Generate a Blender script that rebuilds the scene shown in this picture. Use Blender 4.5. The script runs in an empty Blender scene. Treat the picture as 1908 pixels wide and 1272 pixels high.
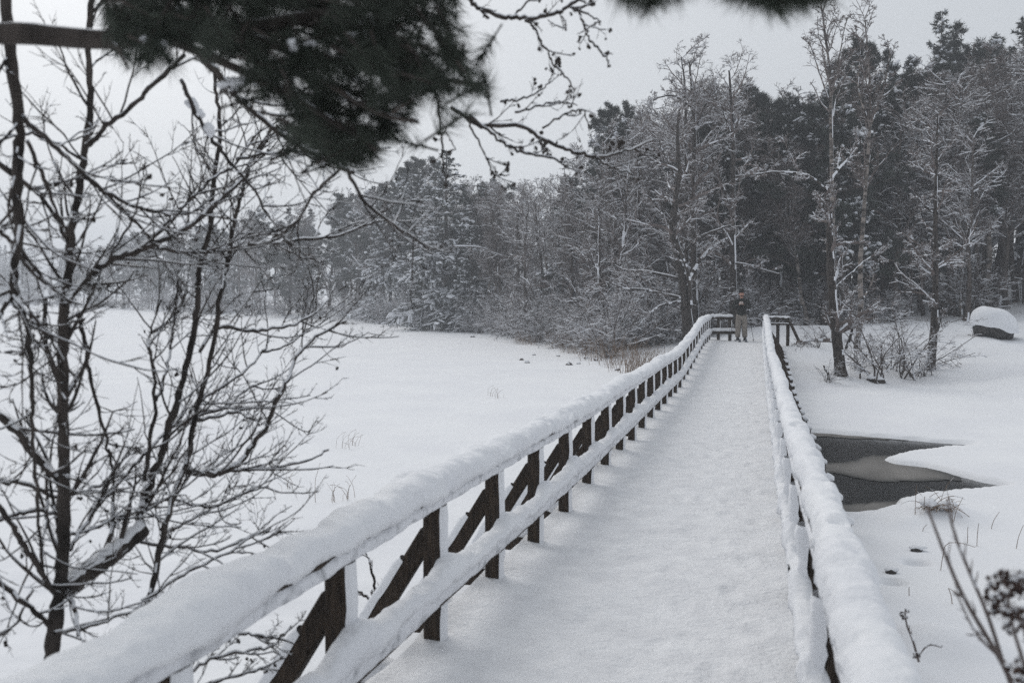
import bpy, math, random
import numpy as np
from mathutils import Vector, Matrix, Euler

sc = bpy.context.scene
col = sc.collection
# ------------------------------------------------------------------ camera, sky, sun, exposure
EYE = 1.75                      # eye height above the near bridge deck (bridge runs along +Y)
F, PW, PH = 1855.0, 1908.0, 1272.0
YAW, PITCH = math.radians(13.81), math.atan(84 / 1855)
cam_d = bpy.data.cameras.new('camera')
cam = bpy.data.objects.new('camera', cam_d); col.objects.link(cam)
cam.location = (0, 0, EYE)
cam.rotation_euler = (math.pi / 2 - PITCH, 0, YAW)
cam_d.sensor_width = 36; cam_d.lens = 36 * F / PW
cam_d.clip_start = 0.05; cam_d.clip_end = 9000
cam_d.dof.use_dof = True; cam_d.dof.focus_distance = 26; cam_d.dof.aperture_fstop = 3.6
sc.camera = cam

SUN_EL, SUN_AZ = math.radians(42), math.radians(-40)      # azimuth measured from +Y towards +X
world = bpy.data.worlds.new('World'); sc.world = world; world.use_nodes = True
nt = world.node_tree; nt.nodes.clear()
wo = nt.nodes.new('ShaderNodeOutputWorld'); bg = nt.nodes.new('ShaderNodeBackground')
sky = nt.nodes.new('ShaderNodeTexSky'); sky.sky_type = 'NISHITA'; sky.sun_disc = False
sky.sun_elevation = SUN_EL; sky.sun_rotation = SUN_AZ; sky.dust_density = 6.0; sky.ozone_density = 1.0; sky.air_density = 1.0
hs = nt.nodes.new('ShaderNodeHueSaturation'); hs.inputs['Saturation'].default_value = 0.22
mx = nt.nodes.new('ShaderNodeMix'); mx.data_type = 'RGBA'; mx.inputs['Factor'].default_value = 0.72
mx.inputs['B'].default_value = (5.95, 6.35, 6.8, 1)      # the even cloud layer
nt.links.new(sky.outputs[0], hs.inputs['Color']); nt.links.new(hs.outputs[0], mx.inputs['A'])
nt.links.new(mx.outputs['Result'], bg.inputs['Color']); nt.links.new(bg.outputs[0], wo.inputs['Surface'])
bg.inputs['Strength'].default_value = 0.1
sun_d = bpy.data.lights.new('sun', 'SUN'); sun_d.energy = 0.7; sun_d.angle = math.radians(40); sun_d.color = (1, 0.96, 0.9)
sun = bpy.data.objects.new('sun', sun_d); col.objects.link(sun)
sd = Vector((math.sin(SUN_AZ) * math.cos(SUN_EL), math.cos(SUN_AZ) * math.cos(SUN_EL), math.sin(SUN_EL)))
sun.rotation_euler = (-sd).to_track_quat('-Z', 'Y').to_euler()
sc.view_settings.view_transform = 'Standard'; sc.view_settings.look = 'None'
sc.view_settings.exposure = 0.09; sc.view_settings.gamma = 1.0
sc.render.engine = 'CYCLES'
sc.cycles.max_bounces = 5; sc.cycles.diffuse_bounces = 3; sc.cycles.glossy_bounces = 2
sc.cycles.transmission_bounces = 1; sc.cycles.volume_bounces = 1; sc.cycles.transparent_max_bounces = 4
sc.cycles.use_denoising = False

# ------------------------------------------------------------------ helpers
RM = cam.rotation_euler.to_matrix()
RMN = np.array(RM)
rng = np.random.default_rng(7)

def at(px, py, d):
    """point at camera-axis depth d behind photo pixel (px, py)"""
    v = np.array([(px - PW / 2) / F, -(py - PH / 2) / F, -1.0]) * d
    return RMN @ v + np.array([0, 0, EYE])

def on_plane(px, py, z):
    v = RMN @ np.array([(px - PW / 2) / F, -(py - PH / 2) / F, -1.0])
    t = (z - EYE) / v[2]
    return np.array([v[0] * t, v[1] * t, z])

def ground_hit(px, py, t0=2.0):
    v = RMN @ np.array([(px - PW / 2) / F, -(py - PH / 2) / F, -1.0])
    ts = np.exp(np.linspace(math.log(t0), math.log(400), 3000))
    p = v[None, :] * ts[:, None] + np.array([0, 0, EYE])
    hh = height(p[:, 0], p[:, 1])
    k = np.argmax(p[:, 2] < hh)
    return np.array([p[k, 0], p[k, 1], hh[k]])

def depth_of(p):
    return float(-(RMN.T @ (np.asarray(p) - np.array([0, 0, EYE])))[2])

def bearing(px, d):
    """ground point under pixel column px at depth d"""
    v = RMN @ np.array([(px - PW / 2) / F, 0, -1.0]) * d
    return v[0], v[1]

def top_height(px, py, base):
    """height above base of pixel (px,py) at the depth of base"""
    d = depth_of(base)
    return at(px, py, d)[2] - base[2]

def unit(v):
    return v / np.maximum(np.linalg.norm(v, axis=-1, keepdims=True), 1e-9)

def vnoise(p, seed=0):
    p = np.asarray(p, float)
    if p.shape[-1] == 2:
        p = np.concatenate([p, np.zeros(p.shape[:-1] + (1,))], -1)
    i = np.floor(p).astype(np.int64); f = p - i; f = f * f * (3 - 2 * f)
    def hsh(ix, iy, iz):
        h = (ix * 374761393 + iy * 668265263 + iz * 1274126177 + seed * 974634541) & 0xffffffff
        h = ((h ^ (h >> 13)) * 1274126177) & 0xffffffff
        h = ((h ^ (h >> 16)) * 2246822519) & 0xffffffff
        return ((h ^ (h >> 15)) & 0xffffff) / float(0xffffff)
    r = 0
    for dx in (0, 1):
        for dy in (0, 1):
            for dz in (0, 1):
                w = (f[..., 0] if dx else 1 - f[..., 0]) * (f[..., 1] if dy else 1 - f[..., 1]) * (f[..., 2] if dz else 1 - f[..., 2])
                r = r + w * hsh(i[..., 0] + dx, i[..., 1] + dy, i[..., 2] + dz)
    return r * 2 - 1

def fbm(p, octv=4, seed=0, gain=0.5):
    p = np.asarray(p, float); a, s, r = 1.0, 1.0, 0
    for k in range(octv):
        r = r + a * vnoise(p * s + 17.3 * k, seed + k); a *= gain; s *= 2.03
    return r

def smooth(a, b, x):
    t = np.clip((x - a) / (b - a), 0, 1); return t * t * (3 - 2 * t)

class MB:
    def __init__(s): s.v = []; s.f = []; s.m = []; s.n = 0
    def add(s, V, Fc, M=0):
        V = np.asarray(V, float).reshape(-1, 3); Fc = np.asarray(Fc, int)
        if len(Fc) == 0: return
        s.v.append(V); s.f.append(Fc + s.n)
        s.m.append(np.full(len(Fc), M, int) if np.isscalar(M) else np.asarray(M, int)); s.n += len(V)
    def mesh(s, name, mats, smooth_=True):
        me = bpy.data.meshes.new(name)
        V = np.concatenate(s.v); me.vertices.add(len(V)); me.vertices.foreach_set('co', V.ravel())
        tot = np.concatenate([np.full(len(f), f.shape[1]) for f in s.f]); lo = np.concatenate([f.ravel() for f in s.f])
        me.loops.add(len(lo)); me.loops.foreach_set('vertex_index', lo.astype(np.int32))
        me.polygons.add(len(tot))
        st = np.concatenate([[0], np.cumsum(tot)[:-1]])
        me.polygons.foreach_set('loop_start', st.astype(np.int32)); me.polygons.foreach_set('loop_total', tot.astype(np.int32))
        me.polygons.foreach_set('material_index', np.concatenate(s.m).astype(np.int32))
        me.polygons.foreach_set('use_smooth', np.full(len(tot), bool(smooth_)))
        for m in mats: me.materials.append(m)
        me.update(calc_edges=True); me.validate()
        return me
    def build(s, name, mats, parent=None, smooth_=True, loc=None):
        if not isinstance(mats, (list, tuple)): mats = [mats]
        o = bpy.data.objects.new(name, s.mesh(name, mats, smooth_)); col.objects.link(o)
        if parent is not None: o.parent = parent
        if loc is not None: o.location = loc
        return o

def tag(o, label=None, cat=None, group=None, kind=None):
    if label: o['label'] = label
    if cat: o['category'] = cat
    if group: o['group'] = group
    if kind: o['kind'] = kind
    return o

def empty(name, loc=(0, 0, 0), rz=0.0):
    o = bpy.data.objects.new(name, None); col.objects.link(o); o.location = loc; o.rotation_euler = (0, 0, rz)
    o.empty_display_size = 0.1
    return o

def copy_tree(o, parent=None):
    c = o.copy(); col.objects.link(c)
    if parent is not None: c.parent = parent
    for ch in list(o.children): copy_tree(ch, c)
    return c

def resample(pts, n):
    pts = np.asarray(pts, float)
    if len(pts) == 2: return pts[0] + (pts[1] - pts[0]) * np.linspace(0, 1, n)[:, None]
    q = np.vstack([2 * pts[0] - pts[1], pts, 2 * pts[-1] - pts[-2]])
    u = np.linspace(0, len(pts) - 1 - 1e-6, n); i = u.astype(int); t = (u - i)[:, None]
    p0, p1, p2, p3 = q[i], q[i + 1], q[i + 2], q[i + 3]
    return 0.5 * (2 * p1 + (p2 - p0) * t + (2 * p0 - 5 * p1 + 4 * p2 - p3) * t ** 2 + (3 * p1 - p0 - 3 * p2 + p3) * t ** 3)

def tube(mb, P, R, k=4, bark=0, snow=None, st=0.0, wind=0.55, thr=0.5, rg=rng, cap=True, var=0.35):
    """batch of tubes: P (T,n,3), R (T,n). Snow lies on the upper faces and sticks to the windward (+X) ones."""
    P = np.asarray(P, float); R = np.asarray(R, float)
    if P.ndim == 2: P = P[None]; R = R[None]
    T, n, _ = P.shape
    if T == 0: return
    tg = unit(np.gradient(P, axis=1))
    mz = np.abs(unit(P[:, -1] - P[:, 0])[:, 2])
    ref = np.where((mz > 0.7)[:, None], np.array([0, 1.0, 0]), np.array([0, 0, 1.0]))[:, None, :]
    side = unit(np.cross(tg, ref)); upv = np.cross(side, tg)
    flip = np.where(upv[..., 2:3] < -1e-6, -1.0, 1.0) * 1.0
    ang = -math.pi / 2 + 2 * math.pi * np.arange(k) / k
    V = (P[:, :, None, :] + R[:, :, None, None] * (np.cos(ang)[None, None, :, None] * side[:, :, None, :] + np.sin(ang)[None, None, :, None] * upv[:, :, None, :]))
    if st > 0:
        hz = np.sqrt(np.clip(1 - tg[..., 2] ** 2, 0, 1)) ** 1.5
        upn = V[..., 2] - P[:, :, None, 2]
        lift = np.clip(upn / np.maximum(R[:, :, None], 1e-6), 0, 1)
        jit = rg.uniform(0.3, 1.3, (T, n))
        V[..., 2] += lift * (st * hz * jit)[:, :, None]
    idx = np.arange(T * n * k).reshape(T, n, k)
    a = idx[:, :-1, :]; b = np.roll(idx, -1, axis=2)[:, :-1, :]; c = np.roll(idx, -1, axis=2)[:, 1:, :]; d = idx[:, 1:, :]
    Fq = np.stack([a, b, c, d], -1).reshape(-1, 4)
    M = np.full(len(Fq), bark)
    if snow is not None:
        am = ang + math.pi / k
        nr = np.cos(am)[None, None, :, None] * side[:, :-1, None, :] + np.sin(am)[None, None, :, None] * upv[:, :-1, None, :]
        jn = rg.uniform(-var, var, (T, n - 1, 1))
        if n >= 40:                                     # trunks: the windblown strip comes and goes slowly along the stem
            kk = np.ones(7) / 7; jn = np.stack([np.convolve(j_[:, 0], kk, 'same') * 2.2 for j_ in jn])[..., None]
        scv = np.maximum(nr[..., 2], wind * nr[..., 0] + 0.35 * nr[..., 2]) + jn
        M = np.where(scv.reshape(-1) > thr, snow, bark)
    mb.add(V, Fq, M)
    if cap and k >= 4:
        caps = idx[:, -1, :]
        mb.add(V.reshape(-1, 3)[caps.ravel()], np.arange(T * k).reshape(T, k), bark)

def grow(P, R, count, lo, hi, ang, length, up=0.0, wander=0.2, nseg=4, rr=0.6, rmin=0.002, rel=True, taper=0.5, flat=1.0, rg=rng, tip=0.3):
    T, n, _ = P.shape
    if np.isscalar(count): cnt = np.full(T, int(count))
    else: cnt = np.asarray(count, int)
    ix = np.repeat(np.arange(T), cnt); m = len(ix)
    t = lo + (hi - lo) * rg.random(m); u = t * (n - 1); i = np.minimum(u.astype(int), n - 2); f = (u - i)[:, None]
    p0 = P[ix, i] * (1 - f) + P[ix, i + 1] * f
    r0 = R[ix, i] * (1 - f[:, 0]) + R[ix, i + 1] * f[:, 0]
    tg = unit(P[ix, i + 1] - P[ix, i])
    rnd = unit(np.cross(tg, rg.normal(size=(m, 3))))
    rnd[:, 2] *= flat; rnd = unit(rnd)
    a = np.radians(ang) * rg.uniform(0.7, 1.3, m)
    d = tg * np.cos(a)[:, None] + rnd * np.sin(a)[:, None]
    L = np.linalg.norm(np.diff(P, axis=1), axis=2).sum(1)[ix] if rel else 1.0
    ln = length * L * (1 - taper * t) * rg.uniform(0.55, 1.25, m)
    r0 = np.maximum(r0 * rr * rg.uniform(0.7, 1.1, m), rmin)
    Q = np.zeros((m, nseg + 1, 3)); Q[:, 0] = p0; q = p0
    for s in range(nseg):
        d = unit(d + rg.normal(size=(m, 3)) * wander + np.array([0, 0, up]))
        q = q + d * (ln / nseg)[:, None]; Q[:, s + 1] = q
    RR = r0[:, None] * np.linspace(1, tip, nseg + 1)[None, :]
    return Q, RR

def box(mb, c, s, M=0, rot=None):
    c = np.asarray(c, float); s = np.asarray(s, float) / 2
    b = np.array([[x, y, z] for x in (-1, 1) for y in (-1, 1) for z in (-1, 1)]) * s
    if rot is not None: b = b @ np.array(rot).T
    mb.add(b + c, [[0, 1, 3, 2], [4, 6, 7, 5], [0, 4, 5, 1], [2, 3, 7, 6], [0, 2, 6, 4], [1, 5, 7, 3]], M)

def bar(mb, a, b, w, h, M=0, nseg=1, bev=0.006, seed=0):
    """squared timber from a to b, edges eased, slightly uneven"""
    a = np.asarray(a, float); b = np.asarray(b, float)
    d = unit(b - a); ref = np.array([0, 0, 1.0]) if abs(d[2]) < 0.9 else np.array([0, 1.0, 0])
    s = unit(np.cross(d, ref)); u = np.cross(s, d)
    w /= 2; h /= 2
    sec = [(-w + bev, -h), (w - bev, -h), (w, -h + bev), (w, h - bev), (w - bev, h), (-w + bev, h), (-w, h - bev), (-w, -h + bev)]
    ts = np.linspace(0, 1, nseg + 1); V = []
    for t in ts:
        p = a + (b - a) * t
        for x, y in sec: V.append(p + s * x + u * y)
    V = np.array(V); k = 8; idx = np.arange(len(V)).reshape(-1, k)
    A = idx[:-1]; B = np.roll(idx, -1, 1)[:-1]; C = np.roll(idx, -1, 1)[1:]; D = idx[1:]
    mb.add(V, np.stack([A, B, C, D], -1).reshape(-1, 4), M)
    mb.add(V[idx[0]], [list(range(k))[::-1]], M); mb.add(V[idx[-1]], [list(range(k))], M)

def loft_snow(mb, path, hw, ht, lat, M=0, k=12, amp=0.02, fr=6.0, seed=0, drop=0.02, skew=None):
    """rounded snow lying along a path: half width hw, height ht (arrays), lat = horizontal side vector"""
    path = np.asarray(path, float); n = len(path)
    hw = np.broadcast_to(hw, (n,)); ht = np.broadcast_to(ht, (n,)); lat = np.asarray(lat, float)
    a = np.linspace(0, math.pi, k - 2)
    ex = np.sign(np.cos(a)) * np.abs(np.cos(a)) ** 0.75; ez = np.abs(np.sin(a)) ** 0.7
    ex = np.concatenate([ex, [-0.55, 0.55]]); ez = np.concatenate([ez, [-drop * 10, -drop * 10]])
    V = path[:, None, :] + hw[:, None, None] * ex[None, :, None] * lat + (ht[:, None] * ez[None, :])[:, :, None] * np.array([0, 0, 1.0])
    if skew is not None: V[:, :, 2] += skew[:, None] * 0
    nz = fbm(V * fr, 3, seed); nx = fbm(V * fr + 40, 3, seed + 9)
    g1 = fbm(V * 19, 3, seed + 3); pit = np.clip(fbm(V * np.array([9, 5, 9]) + 7, 3, seed + 5) - 0.30, 0, 1)
    nz = nz + (g1 * 0.0055 - pit * 0.045) / max(amp, 1e-6); nx = nx + g1 * 0.005 / max(amp, 1e-6)
    V[:, :, 2] += nz * amp; V += (nx * amp * 0.8)[:, :, None] * lat
    for e, f_ in ((0, 0.45), (-1, 0.45), (1, 0.85), (-2, 0.85)):
        if n > 4: V[e] = path[e] + (V[e] - path[e]) * f_
    idx = np.arange(n * k).reshape(n, k)
    A = idx[:-1]; B = np.roll(idx, -1, 1)[:-1]; C = np.roll(idx, -1, 1)[1:]; D = idx[1:]
    mb.add(V, np.stack([A, D, C, B], -1).reshape(-1, 4), M)
    mb.add(V[0], [list(range(k))], M); mb.add(V[-1], [list(range(k))[::-1]], M)

def blob(mb, c, r, M=0, nu=8, nv=6, amp=0.15, seed=0, rot=None):
    u = np.linspace(0, 2 * math.pi, nu, endpoint=False); v = np.linspace(0, math.pi, nv)
    g = np.array([[math.sin(b) * math.cos(a), math.sin(b) * math.sin(a), math.cos(b)] for b in v for a in u])
    g = g * (1 + amp * fbm(g * 1.7 + seed * 3.1, 3, seed))[:, None] * np.asarray(r, float)
    if rot is not None: g = g @ np.array(rot).T
    idx = np.arange(nu * nv).reshape(nv, nu)
    A = idx[:-1]; B = idx[1:]; C = np.roll(idx, -1, 1)[1:]; D = np.roll(idx, -1, 1)[:-1]
    mb.add(g + np.asarray(c), np.stack([A, B, C, D], -1).reshape(-1, 4), M)

def blades(mb, base, dirs, ln, wd, M=0, rg=rng):
    """one narrow triangle per needle or spray"""
    m = len(base)
    s = unit(np.cross(dirs, rg.normal(size=(m, 3)))) * (np.asarray(wd) / 2).reshape(-1, 1)
    V = np.stack([base - s, base + s, base + dirs * np.asarray(ln).reshape(-1, 1)], 1)
    mb.add(V, np.arange(3 * m).reshape(m, 3), M)

# ------------------------------------------------------------------ materials
def mat(name, c1, c2=None, scale=8.0, rough=0.8, bump=0.0, bscale=40.0, detail=4.0, stretch=(1, 1, 1), spec=0.3, lo=0.35, hi=0.65):
    m = bpy.data.materials.new(name); m.use_nodes = True; t = m.node_tree; b = t.nodes['Principled BSDF']
    b.inputs['Roughness'].default_value = rough; b.inputs['Specular IOR Level'].default_value = spec
    tc = t.nodes.new('ShaderNodeTexCoord'); mp = t.nodes.new('ShaderNodeMapping'); mp.inputs['Scale'].default_value = stretch
    t.links.new(tc.outputs['Object'], mp.inputs['Vector'])
    if c2 is not None:
        nz = t.nodes.new('ShaderNodeTexNoise'); nz.inputs['Scale'].default_value = scale; nz.inputs['Detail'].default_value = detail
        t.links.new(mp.outputs[0], nz.inputs['Vector'])
        cr = t.nodes.new('ShaderNodeValToRGB'); cr.color_ramp.elements[0].position = lo; cr.color_ramp.elements[1].position = hi
        cr.color_ramp.elements[0].color = (*c1, 1); cr.color_ramp.elements[1].color = (*c2, 1)
        t.links.new(nz.outputs['Fac'], cr.inputs['Fac']); t.links.new(cr.outputs['Color'], b.inputs['Base Color'])
    else:
        b.inputs['Base Color'].default_value = (*c1, 1)
    if bump > 0:
        n2 = t.nodes.new('ShaderNodeTexNoise'); n2.inputs['Scale'].default_value = bscale; n2.inputs['Detail'].default_value = 5
        t.links.new(mp.outputs[0], n2.inputs['Vector'])
        bp = t.nodes.new('ShaderNodeBump'); bp.inputs['Strength'].default_value = 1.0; bp.inputs['Distance'].default_value = bump
        t.links.new(n2.outputs['Fac'], bp.inputs['Height']); t.links.new(bp.outputs[0], b.inputs['Normal'])
    return m

M_SNOW = mat('snow', (0.80, 0.81, 0.84), (0.86, 0.87, 0.89), 3.0, 0.75, 0.012, 22.0, spec=0.2)
M_DECKSNOW = mat('trodden_snow', (0.75, 0.755, 0.775), (0.84, 0.845, 0.86), 5.0, 0.75, 0.02, 26.0, spec=0.2)
M_GSNOW = mat('ground_snow', (0.81, 0.82, 0.85), (0.86, 0.87, 0.89), 0.6, 0.75, 0.01, 9.0, spec=0.2)
M_TSNOW = mat('tree_snow', (0.74, 0.76, 0.80), (0.82, 0.83, 0.86), 4.0, 0.8, spec=0.1)
M_WOOD = mat('dark_timber', (0.020, 0.014, 0.010), (0.055, 0.039, 0.027), 9.0, 0.8, 0.004, 30.0, stretch=(6, 6, 0.8))
M_CRUST = mat('frosted_timber', (0.42, 0.43, 0.45), (0.80, 0.81, 0.84), 12.0, 0.8, 0.006, 40.0, lo=0.28, hi=0.5)
M_BARK = mat('bark', (0.020, 0.017, 0.015), (0.072, 0.060, 0.053), 14.0, 0.9, 0.006, 40.0, stretch=(1, 1, 0.4))
M_BARKF = mat('grey_bark', (0.045, 0.036, 0.031), (0.105, 0.085, 0.075), 3.0, 0.9)
M_TWIG = mat('twig_bark', (0.095, 0.076, 0.069), (0.19, 0.158, 0.148), 2.0, 0.9)
M_BIRCH = mat('birch_bark', (0.035, 0.030, 0.027), (0.27, 0.235, 0.21), 2.6, 0.8, stretch=(0.8, 0.8, 2.4), lo=0.40, hi=0.62)
M_NEED = mat('needles', (0.020, 0.026, 0.019), (0.062, 0.074, 0.058), 9.0, 0.7, spec=0.25)
M_NEEDF = mat('far_needles', (0.030, 0.036, 0.030), (0.066, 0.074, 0.064), 1.2, 0.85, spec=0.1)
M_REED = mat('dry_reed', (0.13, 0.085, 0.055), (0.25, 0.175, 0.12), 6.0, 0.85)
M_ROCK = mat('granite', (0.028, 0.026, 0.025), (0.075, 0.070, 0.066), 6.0, 0.85, 0.02, 12.0)
M_ICE = mat('slush_ice', (0.085, 0.081, 0.076), (0.225, 0.213, 0.20), 1.1, 0.65, 0.004, 30.0, stretch=(1, 0.6, 1), lo=0.3, hi=0.7, spec=0.3)
M_SEED = mat('seed_head', (0.030, 0.018, 0.016), (0.085, 0.055, 0.045), 60.0, 0.9)
def water_mat():
    m = bpy.data.materials.new('lake_water'); m.use_nodes = True; t = m.node_tree; b = t.nodes['Principled BSDF']
    b.inputs['Base Color'].default_value = (0.014, 0.015, 0.015, 1); b.inputs['Roughness'].default_value = 0.24
    b.inputs['IOR'].default_value = 1.33
    return m
M_WATER = water_mat()

# ------------------------------------------------------------------ terrain
LAKE = -0.80
shore_px = [(-500, 562), (-150, 565), (0, 568), (150, 573), (300, 580), (470, 590), (640, 595), (740, 606), (850, 613), (1000, 638), (1100, 655),
            (1190, 686), (1300, 705), (1420, 716), (1500, 722), (1600, 717), (1700, 712), (1770, 716), (1850, 738), (1930, 765), (2150, 800)]
SH = np.array([on_plane(x, y, LAKE)[:2] for x, y in shore_px])
far_poly = np.vstack([SH, [[400, 10], [3000, 600], [2500, 4500], [-4500, 4500], [-3500, 900]]])
wat_px = [(1380, 800), (1505, 805), (1600, 812), (1690, 820), (1812, 829), (1700, 841), (1655, 848), (1640, 855), (1658, 863), (1720, 870), (1775, 885), (1872, 908),
          (1775, 916), (1710, 921), (1660, 934), (1655, 948), (1620, 957), (1560, 959), (1400, 975)]
WAT = np.array([on_plane(x, y, LAKE - 0.07)[:2] for x, y in wat_px])

def poly_sd(x, y, poly):
    """signed distance to a polygon, positive inside"""
    x = np.asarray(x, float); y = np.asarray(y, float)
    d2 = np.full(x.shape, 1e18); ins = np.zeros(x.shape, bool)
    n = len(poly)
    for i in range(n):
        ax, ay = poly[i]; bx, by = poly[(i + 1) % n]
        ex, ey = bx - ax, by - ay
        t = np.clip(((x - ax) * ex + (y - ay) * ey) / (ex * ex + ey * ey), 0, 1)
        d2 = np.minimum(d2, (x - ax - t * ex) ** 2 + (y - ay - t * ey) ** 2)
        c = ((ay > y) != (by > y)) & (x < (bx - ax) * (y - ay) / (by - ay + 1e-12) + ax)
        ins ^= c
    d = np.sqrt(d2)
    return np.where(ins, d, -d)

holes = []
def height(x, y):
    x = np.asarray(x, float); y = np.asarray(y, float)
    d = poly_sd(x, y, far_poly); dp = np.maximum(d, 0)
    p2 = np.stack([x, y], -1)
    right = smooth(-6, 6, x - 0.05 * y)
    rise = (1.0 + 0.35 * right) * (1 - np.exp(-dp / 6.0)) + 0.012 * np.minimum(dp, 200)
    rise = rise + right * 0.13 * np.clip(dp - 16, 0, 70)
    rise = rise + smooth(1, 8, dp) * (fbm(p2 * 0.16, 3, 3) * 0.30 + fbm(p2 * 0.55, 3, 4) * 0.07 * right)
    h = LAKE + rise
    near = smooth(13.0, 1.5, y + 0.15 * np.abs(x))
    h = h + 0.42 * near + near * fbm(p2 * 1.1, 3, 21) * 0.07
    lake = np.clip(1 - dp / 4, 0, 1)
    h = h + (fbm(p2 * 0.35, 3, 5) * 0.02 + fbm(p2 * 2.5, 3, 6) * 0.012) * (0.4 + 0.6 * (1 - lake)) + fbm(p2 * 0.9, 3, 8) * 0.03 * smooth(-4, 2, d)
    ws = poly_sd(x, y, WAT) + 0.10 + fbm(p2 * 2.2, 3, 31) * 0.05
    h = h - 0.35 * smooth(-0.05, 0.28, ws) * (d < 0)
    for hx, hy, hr, hd in holes:
        h = h - hd * np.exp(-((x - hx) ** 2 + (y - hy) ** 2) / hr ** 2)
    return h

for px, py, r, dd in ((1708, 1024, 0.085, 0.34), (1660, 1066, 0.075, 0.32), (1765, 1196, 0.09, 0.22), (1745, 935, 0.45, -0.20), (1820, 1225, 0.35, -0.10), (1725, 1215, 0.3, -0.07), (1690, 950, 0.2, -0.07)):
    q = on_plane(px, py, -0.62); holes.append((q[0], q[1], r, dd))

def build_ground():
    fine = np.arange(-31, 31.01, 0.14); left = np.arange(-180, -31, 6.0); rgt = np.arange(37, 179, 6.0)
    br = np.radians(np.concatenate([left, fine, rgt]))       # bearing from the view axis
    rad = np.concatenate([0.5 * 1.0078 ** np.arange(0, 872), []])
    A, Rr = np.meshgrid(br, rad, indexing='xy')
    X = Rr * np.sin(A - YAW); Y = Rr * np.cos(A - YAW)
    Z = height(X.ravel(), Y.ravel()).reshape(X.shape)
    V = np.stack([X, Y, Z], -1).reshape(-1, 3); nb = len(br); nr = len(rad)
    idx = np.arange(nr * nb).reshape(nr, nb); nx = np.roll(idx, -1, 1)
    mb = MB(); mb.add(V, np.stack([idx[:-1], nx[:-1], nx[1:], idx[1:]], -1).reshape(-1, 4)[:, ::-1], 0)
    o = mb.build('ground', M_GSNOW); tag(o, kind='structure')
    bpy.data.objects['ground']['label'] = 'snow covered lake ice and banks'
build_ground()

def flat_poly(name, px, z, m, label):
    P = np.array([on_plane(x, y, z) for x, y in px]); me = bpy.data.meshes.new(name)
    me.from_pydata([tuple(p) for p in P], [], [list(range(len(P)))[::-1]]); me.materials.append(m)
    if me.polygons[0].normal.z < 0: me.flip_normals()
    o = bpy.data.objects.new(name, me); col.objects.link(o); tag(o, label, kind='structure'); return o
flat_poly('water', [(1300, 780), (1900, 780), (2000, 900), (1900, 1000), (1300, 1000)], LAKE - 0.085, M_WATER, 'dark open water beside the bridge')
ZI = LAKE - 0.079
def smooth_px(p, n=160):
    p = resample(np.array(p + [p[0]], float), n)[:-1]; w = fbm(p * np.array([0.06, 0.12]), 3, 77) * np.array([1.0]) 
    return [(q[0] + 5 * w_, q[1] + 1.6 * w_) for q, w_ in zip(p, w)]
def slush(px, label):
    p = resample(np.array(px + [px[0]], float), 161)[:-1]; w = fbm(p * np.array([0.06, 0.12]), 3, 77)
    p = p + np.stack([5 * w, 1.6 * w], -1); P = np.array([on_plane(x, y, ZI)[:2] for x, y in p]); n = len(P); c = P.mean(0)
    V, T = [], []
    q = P.copy()
    for k, (f, th) in enumerate(((0, 0.0), (0.05, 0.12), (0.13, 0.42), (0.24, 0.75), (0.4, 1.0), (0.7, 1.0))):
        q = c + (P - c) * (1 - f); V.append(np.concatenate([q, np.full((n, 1), ZI + 0.0004 * k)], 1)); T += [th] * n
    V.append(np.array([[c[0], c[1], ZI + 0.003]])); T.append(1.0); V = np.concatenate(V); idx = np.arange(6 * n).reshape(6, n); nx = np.roll(idx, -1, 1)
    mb = MB(); mb.add(V, np.stack([idx[:-1], nx[:-1], nx[1:], idx[1:]], -1).reshape(-1, 4), 0); mb.f.append(np.stack([idx[-1], nx[-1], np.full(n, 6 * n)], -1)); mb.m.append(np.zeros(n, int))
    o = mb.build('slush_ice', M_ICE); me = o.data
    if me.polygons[0].normal.z < 0: me.flip_normals()
    at_ = me.attributes.new('thickness', 'FLOAT', 'POINT'); at_.data.foreach_set('value', np.array(T[:len(me.vertices)], np.float32)); tag(o, label, kind='structure')
t_ = M_ICE.node_tree; b0 = t_.nodes['Principled BSDF']; src_ = b0.inputs['Base Color'].links[0].from_socket
an = t_.nodes.new('ShaderNodeAttribute'); an.attribute_name = 'thickness'; mi = t_.nodes.new('ShaderNodeMix'); mi.data_type = 'RGBA'
t_.links.new(an.outputs['Fac'], mi.inputs['Factor']); mi.inputs['A'].default_value = (0.03, 0.031, 0.030, 1); t_.links.new(src_, mi.inputs['B']); t_.links.new(mi.outputs['Result'], b0.inputs['Base Color'])
slush([(1370, 866), (1530, 862), (1600, 855), (1640, 848), (1720, 856), (1760, 878), (1795, 893), (1740, 895), (1660, 897), (1600, 891), (1540, 880), (1400, 884)], 'pale brown tongue of thin ice between two strips of open water')
slush([(1480, 945), (1580, 938), (1640, 934), (1680, 934), (1680, 965), (1600, 975), (1480, 985)], 'grey thin ice along the near edge of the open water')
slush([(1480, 793), (1560, 796), (1660, 806), (1700, 818), (1620, 818), (1560, 814), (1490, 812)], 'thin grey ice rim at the far edge of the open water')

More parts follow.
